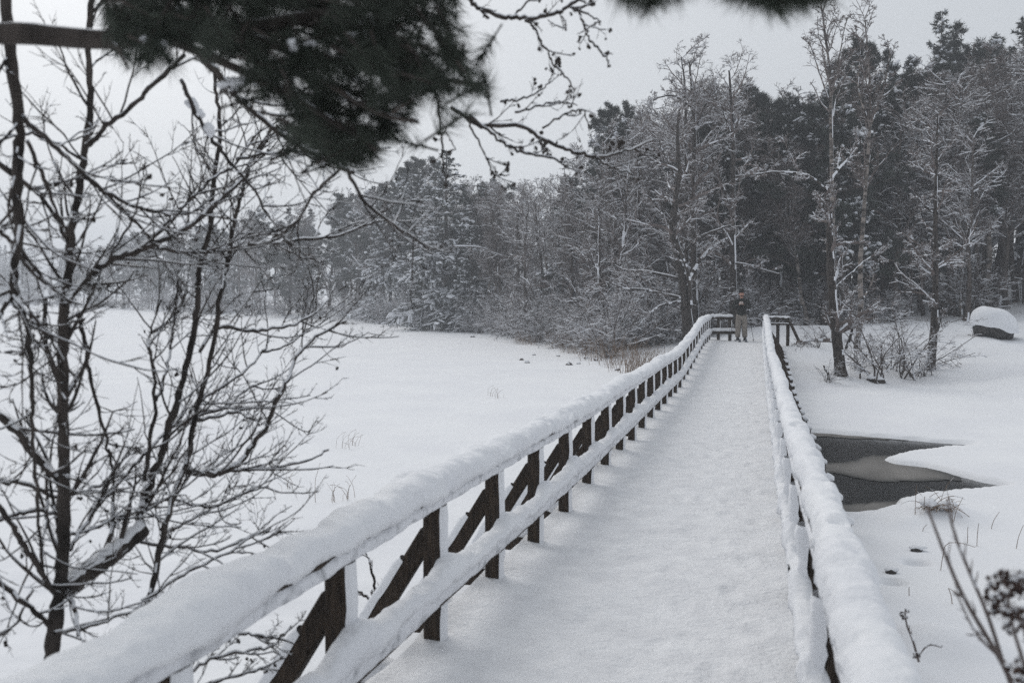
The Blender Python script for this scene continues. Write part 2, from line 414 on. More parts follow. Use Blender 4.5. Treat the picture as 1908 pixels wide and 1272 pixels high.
# ------------------------------------------------------------------ footbridge
PY = [0, 5, 6.2, 8.7, 11.1, 14.8, 18.5, 20, 21.3, 22.6, 23.8, 25, 26.2, 27.4, 28.5, 29.8, 31.4, 33, 40]
PZ = [-.02, -.08, -.11, -.175, -.20, -.225, -.25, -.27, -.285, -.265, -.21, -.15, -.11, -.06, .01, .10, .16, .18, .18]
def zdeck(y):
    y = np.asarray(y, float); r = 0
    for o_ in (-0.8, -0.4, 0, 0.4, 0.8): r = r + np.interp(y + o_, PY, PZ) / 5
    return r
XL, XR, YEND = -1.65, 0.30, 36.0
post_y = [4.99 + 1.234 * k for k in range(-5, 26)]
post_y[-1] = YEND
br = tag(empty('footbridge', (0, 0, 0)), 'long narrow wooden footbridge deep in snow leading across the frozen lake', 'footbridge')

mb = MB()
ys = np.arange(-2, YEND + 0.3, 0.6)
for a_, b_ in zip(ys[:-1], ys[1:]):
    za, zb = zdeck(a_), zdeck(b_)
    bar(mb, ((XL + XR) / 2, a_, za - 0.15), ((XL + XR) / 2, b_ - 0.004, zb - 0.15), XR - XL + 0.20, 0.06)
mb.build('deck', M_WOOD, br, False)
for x_ in (XL + 0.15, XR - 0.15):
    mb = MB()
    for a_, b_ in zip(ys[:-1], ys[1:]):
        bar(mb, (x_, a_, zdeck(a_) - 0.30), (x_, b_ - 0.004, zdeck(b_) - 0.30), 0.12, 0.22)
    mb.build('girder', M_WOOD, br, False)
# snow on the deck: trodden, uneven, rounded over the edges
def deck_snow():
    yy = np.concatenate([np.arange(-2, 3, 0.08), np.arange(3, 14, 0.022), np.arange(14, YEND + 2.5, 0.05)])
    xx = np.concatenate([[XL - 0.135, XL - 0.14, XL - 0.12], np.linspace(XL - 0.09, XR + 0.09, 92), [XR + 0.12, XR + 0.14, XR + 0.135]])
    X, Y = np.meshgrid(xx, yy); p = np.stack([X, Y], -1)
    Z = zdeck(Y) + fbm(p * np.array([1.2, 0.8]), 3, 11) * 0.018 + fbm(p * np.array([4.5, 4.0]), 3, 12) * 0.009 + fbm(p * 11, 2, 15) * 0.003
    c = (X - (XL + XR) / 2) / ((XR - XL) / 2)
    Z += 0.045 * np.clip(np.abs(c) - 0.62, 0, 1) ** 1.0 * 2.2 * (0.7 + 0.6 * fbm(p * 1.7, 2, 14))
    # footprints along the middle
    rg = np.random.default_rng(3)
    for tr in range(4):
        x0 = -1.1 + 0.32 * tr; y = 0.5 + rg.random()
        sidex = 1
        while y < 20:
            fx = x0 + 0.10 * sidex + rg.normal() * 0.06; sidex *= -1
            sel = np.abs(yy - y) < 0.4
            dx = (X[sel] - fx) / 0.055; dy = (Y[sel] - y) / 0.14
            e = np.exp(-(dx ** 4 + dy ** 4)); r2 = np.exp(-((np.sqrt(dx ** 2 + dy ** 2) - 1.6) / 0.5) ** 2)
            Z[sel] -= e * 0.014 - r2 * 0.004
            y += 0.55 + rg.random() * 0.35
    for k_, dz in ((0, -0.13), (1, -0.07), (2, -0.02), (-1, -0.13), (-2, -0.07), (-3, -0.02)): Z[:, k_] = zdeck(yy) + dz + fbm(np.stack([yy * 3, yy * 0 + k_], -1), 2, 4) * 0.012
    n, m = X.shape; idx = np.arange(n * m).reshape(n, m)
    b = MB(); b.add(np.stack([X, Y, Z], -1), np.stack([idx[:-1, :-1], idx[:-1, 1:], idx[1:, 1:], idx[1:, :-1]], -1).reshape(-1, 4), 0)
    b.build('deck_snow', M_DECKSNOW, br)
deck_snow()

RAIL_H = 0.74     # underside of the hand rail above the snow
def path_y(x, dz, y0, y1, st=0.05):
    yy = np.arange(y0, y1, st); return np.stack([np.full(len(yy), x), yy, zdeck(yy) + dz], -1)
def rail_set(x, inner, y0, y1):
    """hand rail and lower rail of one side; inner = direction of the deck"""
    b = MB(); seg = np.arange(y0, y1 + 0.01, 1.2)
    seg[-1] = y1
    for p_, q_ in zip(seg[:-1], seg[1:]):
        bar(b, (x, p_, zdeck(p_) + RAIL_H + 0.035), (x, q_ - 0.003, zdeck(q_) + RAIL_H + 0.035), 0.13 if x < 0 else 0.115, 0.07)
    hr = b.build('handrail', M_WOOD, br, False)
    # frost plastered on the inner face
    P = path_y(x + inner * (0.068 if x < 0 else 0.0605), RAIL_H + 0.030, y0, y1, 0.04)
    b = MB(); n = len(P); prof = [(-0.030, 0.0), (-0.027, 0.008), (0.0, 0.012), (0.018, 0.009), (0.026, 0.0)]
    V = np.array([[[p[0] + inner * (t_ - 0.003), p[1], p[2] + z_] for z_, t_ in prof] for p in P])
    V[..., 2] += fbm(V * 7, 2, 61) * 0.006; V[..., 0] += inner * fbm(V * 14, 2, 62) * 0.005
    idx = np.arange(V.shape[0] * 5).reshape(-1, 5)
    b.add(V, np.stack([idx[:-1, :-1], idx[:-1, 1:], idx[1:, 1:], idx[1:, :-1]], -1).reshape(-1, 4), 0)
    b.build('frost', M_CRUST, hr)
    P = path_y(x + (0.012 if x < 0 else 0.006), RAIL_H + 0.078, y0, y1, 0.018); yy = P[:, 1]
    q2 = np.stack([yy * 0.8, yy * 0 + x], -1)
    hw = (0.104 if x < 0 else 0.081) + 0.012 * fbm(q2 * 1.5, 3, 41 + int(x * 7)); ht = 0.122 + 0.025 * fbm(q2 * 1.3, 3, 43 + int(x * 7))
    sag = fbm(q2 * 3.5, 3, 47 + int(x * 7)); hw = hw + 0.010 * sag; ht = ht * 0.93 + 0.014 * sag
    b = MB(); loft_snow(b, P, hw, ht, (1, 0, 0), 0, 22, 0.015, 5.0, seed=51, drop=0.0)
    b.build('snow_cap', M_SNOW, hr)
    # lower rail
    xl = x + inner * 0.075
    b = MB()
    for p_, q_ in zip(seg[:-1], seg[1:]):
        bar(b, (xl, p_, zdeck(p_) + 0.30), (xl, q_ - 0.003, zdeck(q_) + 0.30), 0.045, 0.12)
    lr = b.build('lower_rail', M_WOOD, br, False)
    P = path_y(xl + inner * 0.024, 0.305, y0, y1, 0.04); n = len(P)
    prof = [(-0.048, 0.0), (-0.044, 0.010), (0.0, 0.018), (0.04, 0.022), (0.065, 0.02)]
    V = np.array([[[p[0] + inner * (t_ - 0.003), p[1], p[2] + z_] for z_, t_ in prof] for p in P])
    V[..., 2] += fbm(V * 6, 2, 63) * 0.006; V[..., 0] += inner * fbm(V * 10, 2, 64) * 0.007
    idx = np.arange(n * 5).reshape(-1, 5)
    b = MB(); b.add(V, np.stack([idx[:-1, :-1], idx[:-1, 1:], idx[1:, 1:], idx[1:, :-1]], -1).reshape(-1, 4), 0)
    b.build('frost', M_CRUST, lr)
    P = path_y(xl + inner * 0.004, 0.352, y0, y1, 0.02); yy = P[:, 1]
    bump = np.zeros(len(yy))
    for py_ in post_y: bump += np.exp(-((yy - py_ - 0.02) / 0.14) ** 2)
    q2 = np.stack([yy * 0.9, yy * 0 + x + 5], -1)
    k0 = 1.0 if x < 0 else 0.8; hw = k0 * (0.055 + 0.012 * fbm(q2 * 2, 3, 45) + 0.018 * bump); ht = 0.075 * k0 + 0.03 * fbm(q2 * 1.6, 3, 46) + (0.05 if x < 0 else 0.10) * bump
    b = MB(); loft_snow(b, P, hw, np.maximum(ht, 0.03), (1, 0, 0), 0, 14, 0.014, 7.0, seed=53, drop=0.0)
    b.build('snow_cap', M_SNOW, lr)
rail_set(XL, 1, -1.2, YEND)
rail_set(XR, -1, -1.2, YEND)

# posts, braces and the cross beams that stick out beyond the deck
def post_mesh(x, out):
    b = MB(); bar(b, (0, 0, -0.45), (0, 0, RAIL_H + 0.005), 0.10, 0.105, bev=0.010)
    return b.mesh('post', [M_WOOD], False)
def sheet_snow(b, c0, c1, w, t, nrm, seed, M=0, rough=0.32):
    """snow plastered on the face of a timber from c0 to c1, outward nrm"""
    c0 = np.asarray(c0, float); c1 = np.asarray(c1, float); nrm = unit(np.asarray(nrm, float))
    d = unit(c1 - c0); s = np.cross(d, nrm); n = 14; us = np.linspace(-1, 1, 7)
    V = np.zeros((n, 7, 3))
    for i, tt in enumerate(np.linspace(0, 1, n)):
        p = c0 + (c1 - c0) * tt
        for j, u in enumerate(us):
            th = t * max(0.0, 1 - abs(u) ** 3) * (0.75 if i in (0, n - 1) else 1.0)
            V[i, j] = p + s * (u * w / 2) + nrm * (th - 0.003)
    V += (fbm(V * 9 + seed, 3, seed) * t * rough)[..., None] * nrm
    idx = np.arange(n * 7).reshape(n, 7)
    b.add(V, np.stack([idx[:-1, :-1], idx[:-1, 1:], idx[1:, 1:], idx[1:, :-1]], -1).reshape(-1, 4), M)
pm = post_mesh(0, 0)
crust = []
for s_ in range(4):
    b = MB(); sheet_snow(b, (0.05, 0, -0.05), (0.05, 0, RAIL_H - 0.01), 0.112, 0.020, (1, 0, 0), s_ + 3); crust.append(b.mesh('snow_crust', [M_SNOW]))
crust_in = []
for s_ in range(2):
    b = MB(); sheet_snow(b, (0.05, 0, 0.30), (0.05, 0, RAIL_H - 0.01), 0.15, 0.055, (1, 0, 0), s_ + 13); crust_in.append(b.mesh('snow_crust', [M_SNOW]))
BR_OUT, BR_TOP, BR_FOOT = 0.54, RAIL_H - 0.16, -0.24
brm, brs = {}, {}
for out in (-1, 1):
    b = MB(); bar(b, (out * 0.03, 0, BR_TOP), (out * BR_OUT, 0, BR_FOOT), 0.09, 0.092, bev=0.008); brm[out] = b.mesh('brace', [M_WOOD], False)
    d_ = unit(np.array([out * (BR_OUT - 0.03), 0, BR_FOOT - BR_TOP])); nn = np.array([-d_[2] * out, 0, d_[0] * out]); nn = nn if nn[2] > 0 else -nn
    b = MB(); sheet_snow(b, np.array([out * 0.13, 0, BR_TOP - 0.175]) + nn * 0.044, np.array([out * (BR_OUT - 0.05), 0, BR_FOOT + 0.06]) + nn * 0.044, 0.098, 0.055, nn, 8, rough=0.15)
    brs[out] = b.mesh('snow_crust', [M_SNOW])
bm_ = MB(); bar(bm_, (XL - 0.62, 0, BR_FOOT - 0.06), (XR + 0.60, 0, BR_FOOT - 0.06), 0.13, 0.13); beam_mesh = bm_.mesh('cross_beam', [M_WOOD], False)
bm_ = MB(); bar(bm_, (XL - 0.62, 0, BR_FOOT - 0.06), (XR + 0.32, 0, BR_FOOT - 0.06), 0.13, 0.13); beam_near = bm_.mesh('cross_beam', [M_WOOD], False)
bsm = []
for s_ in range(3):
    pair = []
    for x0, x1 in ((XL - 0.64, XL - 0.10), (XR + 0.10, XR + 0.62)):
        b = MB(); xs = np.linspace(x0, x1, 12); P = np.stack([xs, xs * 0, xs * 0 + BR_FOOT + 0.004], -1)
        loft_snow(b, P, 0.085, 0.105, (0, 1, 0), 0, 12, 0.02, 6.0, seed=70 + s_, drop=0.0); pair.append(b.mesh('snow_cap', [M_SNOW]))
    bsm.append(pair)
def lk(name, me, parent, loc=(0, 0, 0)):
    o = bpy.data.objects.new(name, me); col.objects.link(o); o.parent = parent; o.location = loc; return o
for i, y in enumerate(post_y):
    z = float(zdeck(y))
    for x, out in ((XL, -1), (XR, 1)):
        p = lk('post', pm, br, (x, y, z)); k_ = lk('snow_crust', crust[i % 4] if out < 0 else crust_in[i % 2], p)
        if out > 0: k_.rotation_euler = (0, 0, math.pi)
        if y > YEND - 0.1: continue
        b_ = lk('brace', brm[out], br, (x, y + 0.004, z)); (lk('snow_crust', brs[out], b_) if out < 0 else None)
        if out > 0 and y < 9: b_.scale = (0.55, 1, 1)
    if y < YEND - 1.5:
        near_ = y < 9; c_ = lk('cross_beam', beam_near if near_ else beam_mesh, br, (0, y + 0.006, z)); [lk('snow_cap', m_, c_) for m_ in bsm[i % 3][:1 if near_ else 2]]
# rails that close the far end
def end_rail(x0, x1, posts, brace=None, low=0.30):
    z = float(zdeck(YEND)); y = YEND + 0.06
    b = MB(); bar(b, (x0, y, z + RAIL_H + 0.06), (x1, y, z + RAIL_H + 0.06), 0.12, 0.07); hr = b.build('end_handrail', M_WOOD, br, False)
    xs = np.linspace(x0 - 0.02, x1 + 0.03, 20); hs_ = 0.10 if x0 < 0 else 0.045
    b = MB(); loft_snow(b, np.stack([xs, xs * 0 + y, xs * 0 + z + RAIL_H + 0.098], -1), 0.09, hs_, (0, 1, 0), 0, 12, 0.014, 7, seed=5, drop=0.0); b.build('snow_cap', M_SNOW, hr)
    b = MB(); bar(b, (x0, y - 0.08, z + low), (x1 + (0.12 if x0 < 0 else 0), y - 0.08, z + low), 0.045, 0.12 if x0 < 0 else 0.06); lr = b.build('end_lower_rail', M_WOOD, br, False)
    xs = np.linspace(x0, x1 + (0.13 if x0 < 0 else 0), 20)
    b = MB(); loft_snow(b, np.stack([xs, xs * 0 + y - 0.09, xs * 0 + z + low + (0.045 if x0 < 0 else 0.03)], -1), 0.07 if x0 < 0 else 0.03, 0.11 if x0 < 0 else 0.025, (0, 1, 0), 0, 12, 0.014, 7, seed=6, drop=0.0); b.build('snow_cap', M_SNOW, lr)
    for x, dn in posts:
        b = MB(); bar(b, (0, 0, dn), (0, 0, RAIL_H + 0.02), 0.11, 0.11, bev=0.01); p = b.build('post', M_WOOD, br, False, loc=(x, y + 0.02, z)); lk('snow_crust', crust[1], p, (0.006, 0, 0))
    if brace:
        (xa, za), (xb, zb) = brace
        b = MB(); bar(b, (xa, y, z + za), (xb, y, z + zb), 0.10, 0.11); p = b.build('brace', M_WOOD, br, False)
end_rail(XL + 0.06, -0.83, ((-1.32, -0.5), (-0.92, -0.5)))
end_rail(XR + 0.07, 1.10, ((0.72, -0.4), (1.06, -0.9)), ((1.12, RAIL_H - 0.05), (1.58, -0.30)), low=0.60)

# ------------------------------------------------------------------ trees (prototypes about 10 m tall)
def bare_tree(seed, h=10.0, lean=0.0, trunk_r=0.13, style='alder', lo=0.10):
    rg = np.random.default_rng(seed); root = empty('bare_tree')
    n = 14; t = np.linspace(0, 1, n)
    wob = np.cumsum(rg.normal(size=(n, 2)), 0) * 0.055; wob -= wob[0]
    P = np.stack([wob[:, 0] + lean * h * t ** 1.5, wob[:, 1], h * t], -1); R = trunk_r * (1 - t) ** 0.8 + 0.012; R[0] *= 1.35
    mb = MB(); P2 = resample(P, 64)[:60]; P2[:, :2] += rg.normal(size=(60, 2)) * 0.006; tube(mb, P2, np.interp(np.linspace(0, 60/64, 60), t, R), 10, 0, 1, 0.0, wind=0.75, thr=0.72, rg=rg, var=0.25)
    mb.build('trunk', [M_BIRCH if style == 'birch' else M_BARKF, M_TSNOW], root)
    P = P[None]; R = R[None]; mb = MB()
    if style == 'birch':
        A, Ra = grow(P, R, 40, 0.35, 0.97, 36, 0.26, 0.10, 0.12, 5, 0.42, 0.013, taper=0.6, rg=rg)
        B, Rb = grow(A, Ra, 10, 0.2, 1.0, 36, 0.5, 0.0, 0.14, 4, 0.55, 0.010, rg=rg)
        C, Rc = grow(B, Rb, 7, 0.15, 1.0, 38, 0.6, -0.06, 0.16, 3, 0.7, 0.009, rg=rg)
        D, Rd = grow(C, Rc, 3, 0.2, 1.0, 35, 0.8, -0.15, 0.15, 2, 0.85, 0.008, rg=rg)
    else:
        A, Ra = grow(P, R, 30, lo, 0.97, 56, 0.25, 0.07, 0.16, 6, 0.5, 0.020, taper=0.38, rg=rg)
        B, Rb = grow(A, Ra, 8, 0.15, 1.0, 46, 0.48, 0.03, 0.16, 4, 0.6, 0.013, rg=rg, flat=0.8)
        C, Rc = grow(B, Rb, 6, 0.1, 1.0, 45, 0.58, 0.02, 0.17, 3, 0.65, 0.007, rg=rg, flat=0.7)
        D, Rd = grow(C, Rc, 3, 0.1, 1.0, 45, 0.7, 0.0, 0.15, 2, 0.8, 0.0055, rg=rg)
    sn = 0.6 if style == 'birch' else 1.0
    tube(mb, A, Ra, 5, 0, 1, 0.055 * sn, thr=0.38, rg=rg); tube(mb, B, Rb, 4, 0, 1, 0.036 * sn, thr=0.40 + 0.28 * (style == 'birch'), rg=rg)
    tube(mb, C, Rc, 4, 0, 1, 0.016 * sn, thr=0.54 + 0.32 * (style == 'birch'), rg=rg, cap=False); tube(mb, D, Rd, 3, 0, 1, 0.008 * sn, thr=0.74 + 0.25 * (style == 'birch'), rg=rg)
    mb.build('crown', [M_TWIG, M_TSNOW], root)
    root['h'] = h
    return root

def spruce(seed, h=10.0, rad=1.7, snow=0.5):
    rg = np.random.default_rng(seed); root = empty('spruce_tree')
    t = np.linspace(0, 1, 12); P = np.stack([rg.normal(size=12) * 0.02, rg.normal(size=12) * 0.02, h * t], -1); R = 0.13 * (1 - t) + 0.012
    mb = MB(); tube(mb, P, R, 7, 0, None, rg=rg); mb.build('trunk', [M_BARKF], root)
    zs = np.arange(0.07 * h, 0.985 * h, 0.15 if h < 20 else 0.2); nb = 4
    z = np.repeat(zs, nb) + rg.normal(size=len(zs) * nb) * 0.06; u = z / h
    az = rg.uniform(0, 2 * math.pi, len(z))
    L = (rad * (1 - u) ** 0.8 + 0.12) * rg.uniform(0.55, 1.15, len(z))
    slope = np.radians(28 * u - 22 + 20 * u ** 3)
    out = np.stack([np.cos(az), np.sin(az)], -1); s = np.linspace(0, 1, 6)
    BP = np.zeros((len(z), 6, 3))
    BP[:, :, :2] = out[:, None, :] * (L[:, None] * s)[:, :, None] * np.cos(slope)[:, None, None]
    BP[:, :, 2] = z[:, None] + L[:, None] * (s * np.sin(slope)[:, None] - 0.22 * s ** 2 + 0.16 * s ** 3)
    BR = np.maximum(0.022 * (1 - s)[None, :] * (L / rad)[:, None], 0.006)
    fo = MB(); tube(fo, BP, BR, 3, 0, None, rg=rg)
    cnt = np.maximum(3, (L * 9).astype(int))
    S, SR = grow(BP, BR, cnt, 0.12, 1.0, 50, 0.36, -0.12, 0.1, 2, 0.6, 0.006, taper=0.55, flat=0.35, rg=rg)
    S = np.concatenate([S, BP[:, [2, 4, 5]]]); SR = np.concatenate([SR, BR[:, [2, 4, 5]]])
    nbl = 9; m = len(S); tt = rg.random((m, nbl)); k = np.minimum((tt * 2).astype(int), 1); f = (tt * 2 - k)[..., None]
    ii = np.arange(m)[:, None]; base = S[ii, k] * (1 - f) + S[ii, k + 1] * f; tg = unit(S[ii, k + 1] - S[ii, k])
    d = unit(tg * 0.9 + rg.normal(size=base.shape) * 0.55 + np.array([0, 0, -0.18]))
    blades(fo, base.reshape(-1, 3), d.reshape(-1, 3), rg.uniform(0.09, 0.20, m * nbl), rg.uniform(0.02, 0.045, m * nbl), 1, rg)
    fo.build('crown', [M_BARKF, M_NEEDF], root, False)
    sn = MB(); zone = fbm(BP[:, 3] * 0.7, 2, seed)
    S2, _ = grow(BP, BR, np.where(zone > 0.25 - 0.4 * snow, cnt // 2, np.where(rg.random(len(z)) < snow * 0.4, 2, 0)), 0.25, 1.0, 40, 0.32, -0.1, 0.1, 2, 1, 0.01, taper=0.5, flat=0.3, rg=rg)
    S2[:, :, 2] += 0.035
    rr = rg.uniform(0.025, 0.075, (len(S2), 1)) * np.array([0.7, 1.2, 0.5]); tube(sn, S2, rr, 5, 0, None, rg=rg)
    if len(S2): tag(sn.build('snow_load', [M_TSNOW], root), kind='stuff')
    root['h'] = h
    return root

def pine(seed, h=10.0, low=0.35, spread=0.24, snow=0.5, mat_n=None):
    rg = np.random.default_rng(seed); root = empty('pine_tree')
    n = 12; t = np.linspace(0, 1, n); w = np.cumsum(rg.normal(size=(n, 2)), 0) * 0.06; w -= w[0]
    P = np.stack([w[:, 0], w[:, 1], h * t], -1); R = 0.15 * (1 - t) ** 0.8 + 0.012
    mb = MB(); tube(mb, P[:-1], R[:-1], 7, 0, 1, 0, wind=0.75, thr=0.7, rg=rg, var=0.2); mb.build('trunk', [M_BARKF, M_TSNOW], root)
    fo = MB(); P = P[None]; R = R[None]
    A, Ra = grow(P, R, 62, low, 1.0, 74, spread, 0.05, 0.13, 5, 0.4, 0.015, taper=0.55, rg=rg)
    B, Rb = grow(A, Ra, 7, 0.3, 1.0, 45, 0.42, 0.10, 0.18, 3, 0.55, 0.01, rg=rg, flat=0.6)
    tube(fo, A, Ra, 4, 0, None, rg=rg); tube(fo, B, Rb, 3, 0, None, rg=rg)
    base = np.concatenate([B[:, -1], B[:, -2], A[:, -1]]); dd = np.concatenate([unit(B[:, -1] - B[:, -2])] * 2 + [unit(A[:, -1] - A[:, -2])])
    C, _ = grow(B, Rb, 4, 0.4, 1.0, 50, 0.4, 0.1, 0.2, 2, 0.6, 0.008, rg=rg)
    base = np.concatenate([base, C[:, -1]]); dd = np.concatenate([dd, unit(C[:, -1] - C[:, -2])])
    nb = 22; m = len(base); bb = np.repeat(base, nb, 0) + rg.normal(size=(m * nb, 3)) * 0.05
    d = unit(np.repeat(dd, nb, 0) * 0.45 + rg.normal(size=(m * nb, 3)) * 0.6 + np.array([0, 0, 0.12]))
    blades(fo, bb, d, rg.uniform(0.10, 0.22, m * nb), rg.uniform(0.018, 0.04, m * nb), 1, rg)
    fo.build('crown', [M_BARKF, mat_n or M_NEEDF], root, False)
    sn = MB(); zone = fbm(base * 0.8, 2, seed)
    for b_ in base[(zone > 0.28 - 0.5 * snow + 0.25) & (rg.random(m) < 0.35)]:
        for _ in range(2):
            blob(sn, b_ + rg.normal(size=3) * 0.07 + np.array([0, 0, 0.07]), rg.uniform(0.04, 0.13, 3) * np.array([1.3, 0.8, 0.6]), 0, 6, 5, 0.45, int(rg.integers(1000)), Euler((rg.normal() * 0.4, rg.normal() * 0.5, rg.uniform(0, 3.1))).to_matrix())
    if sn.n: tag(sn.build('snow_load', [M_TSNOW], root), kind='stuff')
    root['h'] = h
    return root

def bush(seed, h=2.6, stems=16, droop=-0.04, n2=11, n3=6, spread=0.55):
    rg = np.random.default_rng(seed); root = empty('bare_shrub')
    d0 = unit(np.stack([rg.normal(size=stems) * spread, rg.normal(size=stems) * spread, np.ones(stems)], -1)); P = np.zeros((stems, 7, 3))
    P[:, 0, :2] = rg.normal(size=(stems, 2)) * 0.18; q = P[:, 0].copy(); d = d0
    L = h * rg.uniform(0.6, 1.15, stems)
    for s in range(6):
        d = unit(d + rg.normal(size=(stems, 3)) * 0.12 + np.array([0, 0, droop])); q = q + d * (L / 6)[:, None]; P[:, s + 1] = q
    R = np.linspace(0.022, 0.006, 7)[None, :] * rg.uniform(0.7, 1.2, (stems, 1))
    mb = MB(); tube(mb, P, R, 5, 0, 1, 0.015, thr=0.55, rg=rg); mb.build('stem', [M_BARKF, M_TSNOW], root)
    mb = MB(); B, Rb = grow(P, R, n2, 0.2, 1.0, 45, 0.34, 0.0, 0.16, 4, 0.6, 0.006, rg=rg); C, Rc = grow(B, Rb, n3, 0.15, 1.0, 45, 0.5, 0, 0.18, 3, 0.7, 0.0045, rg=rg)
    D, Rd = grow(C, Rc, 2, 0.2, 1.0, 45, 0.6, 0, 0.18, 2, 0.8, 0.004, rg=rg)
    tube(mb, B, Rb, 4, 0, 1, 0.024, thr=0.4, rg=rg); tube(mb, C, Rc, 4, 0, 1, 0.015, thr=0.42, rg=rg, cap=False); tube(mb, D, Rd, 3, 0, 1, 0.008, thr=0.5, rg=rg)
    mb.build('crown', [M_TWIG, M_TSNOW], root); root['h'] = h
    return root

protos = {
    'alder': [bare_tree(11), bare_tree(12, lean=0.05), bare_tree(13, trunk_r=0.10), bare_tree(14, lean=-0.06)],
    'tall': [bare_tree(15, lo=0.42, trunk_r=0.10), bare_tree(16, lo=0.36, lean=0.03), bare_tree(17, lo=0.48, trunk_r=0.09)],
    'birch': [bare_tree(21, style='birch', trunk_r=0.10), bare_tree(22, style='birch', trunk_r=0.09, lean=0.04)],
    'spruce': [spruce(31), spruce(32, rad=2.0, snow=0.8), spruce(33, rad=1.3, snow=0.3), spruce(34, rad=2.9, snow=1.0)],
    'pine': [pine(41), pine(42, low=0.2, spread=0.28, snow=0.8), pine(43, low=0.5, spread=0.2, snow=0.3)],
    'bush': [bush(51), bush(52, droop=-0.12), bush(53, stems=22, droop=0.0)],
    'thin': [bush(54, stems=11, droop=-0.05, n2=9, n3=4, spread=0.42), bush(55, stems=11, droop=-0.03, n2=9, n3=4, spread=0.36)],
}
used = set()
def put(kind, var, base, h, label, cat, group, rz=None, tilt=(0, 0), wide=1.0, rg=rng):
    src = protos[kind][var % len(protos[kind])]
    o = src if src.name not in used else copy_tree(src)
    used.add(src.name)
    s = h / src['h']
    o.location = tuple(base); o.scale = (s * wide, s * wide, s)
    o.rotation_euler = (tilt[0], tilt[1], rg.uniform(0, 6.28) if rz is None else rz)
    tag(o, label, cat, group); return o
def put_px(kind, var, px, d, top, label, cat, group, **kw):
    x, y = bearing(px, d); z = float(height(np.array([x]), np.array([y]))[0]) - 0.05
    h = max(1.0, top_height(px, top, (x, y, z)))
    return put(kind, var, (x, y, z), h, label, cat, group, **kw)

# skyline of the photograph: x pixel -> top y of the wood, and the depth of its front edge
SKX = [-150, 0, 150, 300, 420, 520, 600, 680, 740, 800, 860, 920, 980, 1060, 1140, 1200, 1280, 1360, 1430, 1500, 1560, 1640, 1700, 1760, 1820, 1908, 2050]
SKY = [455, 450, 450, 428, 405, 382, 372, 340, 330, 300, 330, 340, 350, 300, 250, 215, 170, 180, 175, 170, 150, 165, 130, 110, 110, 110, 100]
def top_at(px): return float(np.interp(px, SKX, SKY))
def front(px):
    py = float(np.interp(px, [p[0] for p in shore_px], [p[1] for p in shore_px]))
    return depth_of(on_plane(px, py, LAKE))
rgf = np.random.default_rng(99)
ZONES = {'far': ('trees of the far wood across the lake', 'in the far wood across the lake'),
         'mid': ('trees of the wood left of the bridge end', 'in the dense wood left of the bridge end'),
         'right': ('trees of the wood behind the bridge end', 'in the dark wood behind the bridge end')}
KIND = {'alder': ('bare twiggy tree dusted with snow', 'tree'), 'tall': ('slender bare tree with a snow dusted crown', 'tree'), 'birch': ('thin pale bare birch', 'birch'),
        'spruce': ('dark green spruce loaded with snow', 'spruce'), 'pine': ('snowy dark crowned pine', 'pine')}
def forest(zone, x0, x1, n, d0, d1, mix, topvar):
    g, where = ZONES[zone]
    for i in range(n):
        px = x0 + (x1 - x0) * (i + rgf.random()) / n
        d = front(px) + d0 + (d1 - d0) * rgf.random()
        if px > 1130: d = max(d, 46.5 + 5 * rgf.random())
        kind = rgf.choice(list(mix), p=np.array(list(mix.values())) / sum(mix.values()))
        top = top_at(px) + abs(rgf.normal()) * topvar + 6
        name, cat = KIND[kind]
        put_px(kind, int(rgf.integers(9)), px, d, top, f'{name} {where}', cat, f'{cat} {g}' if cat != 'tree' else g, rg=rgf,
               tilt=(rgf.normal() * 0.03, rgf.normal() * 0.03), wide=rgf.uniform(0.9, 1.35))
forest('far', -60, 740, 40, 3, 14, {'alder': 5, 'spruce': 2.2, 'pine': 1.6, 'birch': 1}, 16)
forest('far', -60, 760, 26, 18, 50, {'alder': 3, 'spruce': 2, 'pine': 3}, 10)
forest('mid', 800, 1290, 30, 2, 9, {'alder': 6, 'birch': 0.6}, 45)
forest('mid', 760, 1300, 34, 10, 28, {'alder': 6, 'spruce': 0.35, 'pine': 0.5, 'birch': 0.8}, 14)
forest('right', 1290, 1480, 10, 14, 24, {'alder': 5, 'pine': 1, 'birch': 1}, 55)
forest('right', 1480, 1960, 22, 15, 26, {'tall': 5, 'pine': 1, 'birch': 1.2}, 50)
forest('right', 1300, 1980, 40, 26, 50, {'tall': 2.6, 'pine': 3, 'spruce': 0.8}, 16)

for i in range(12):
    d = 42 + 16 * rgf.random(); px = 2000 + 60 * i + 40 * rgf.random(); x, y = bearing(px, d); z = float(height(np.array([x]), np.array([y]))[0]) - 0.05
    kd = ('tall', 'pine', 'spruce')[i % 3]; put(kd, i, (x, y, z), rgf.uniform(11, 14), f'{KIND[kd][0]} {ZONES["right"][1]}', KIND[kd][1], ZONES['right'][0] if KIND[kd][1] == 'tree' else f'{KIND[kd][1]} {ZONES["right"][0]}', rg=rgf)
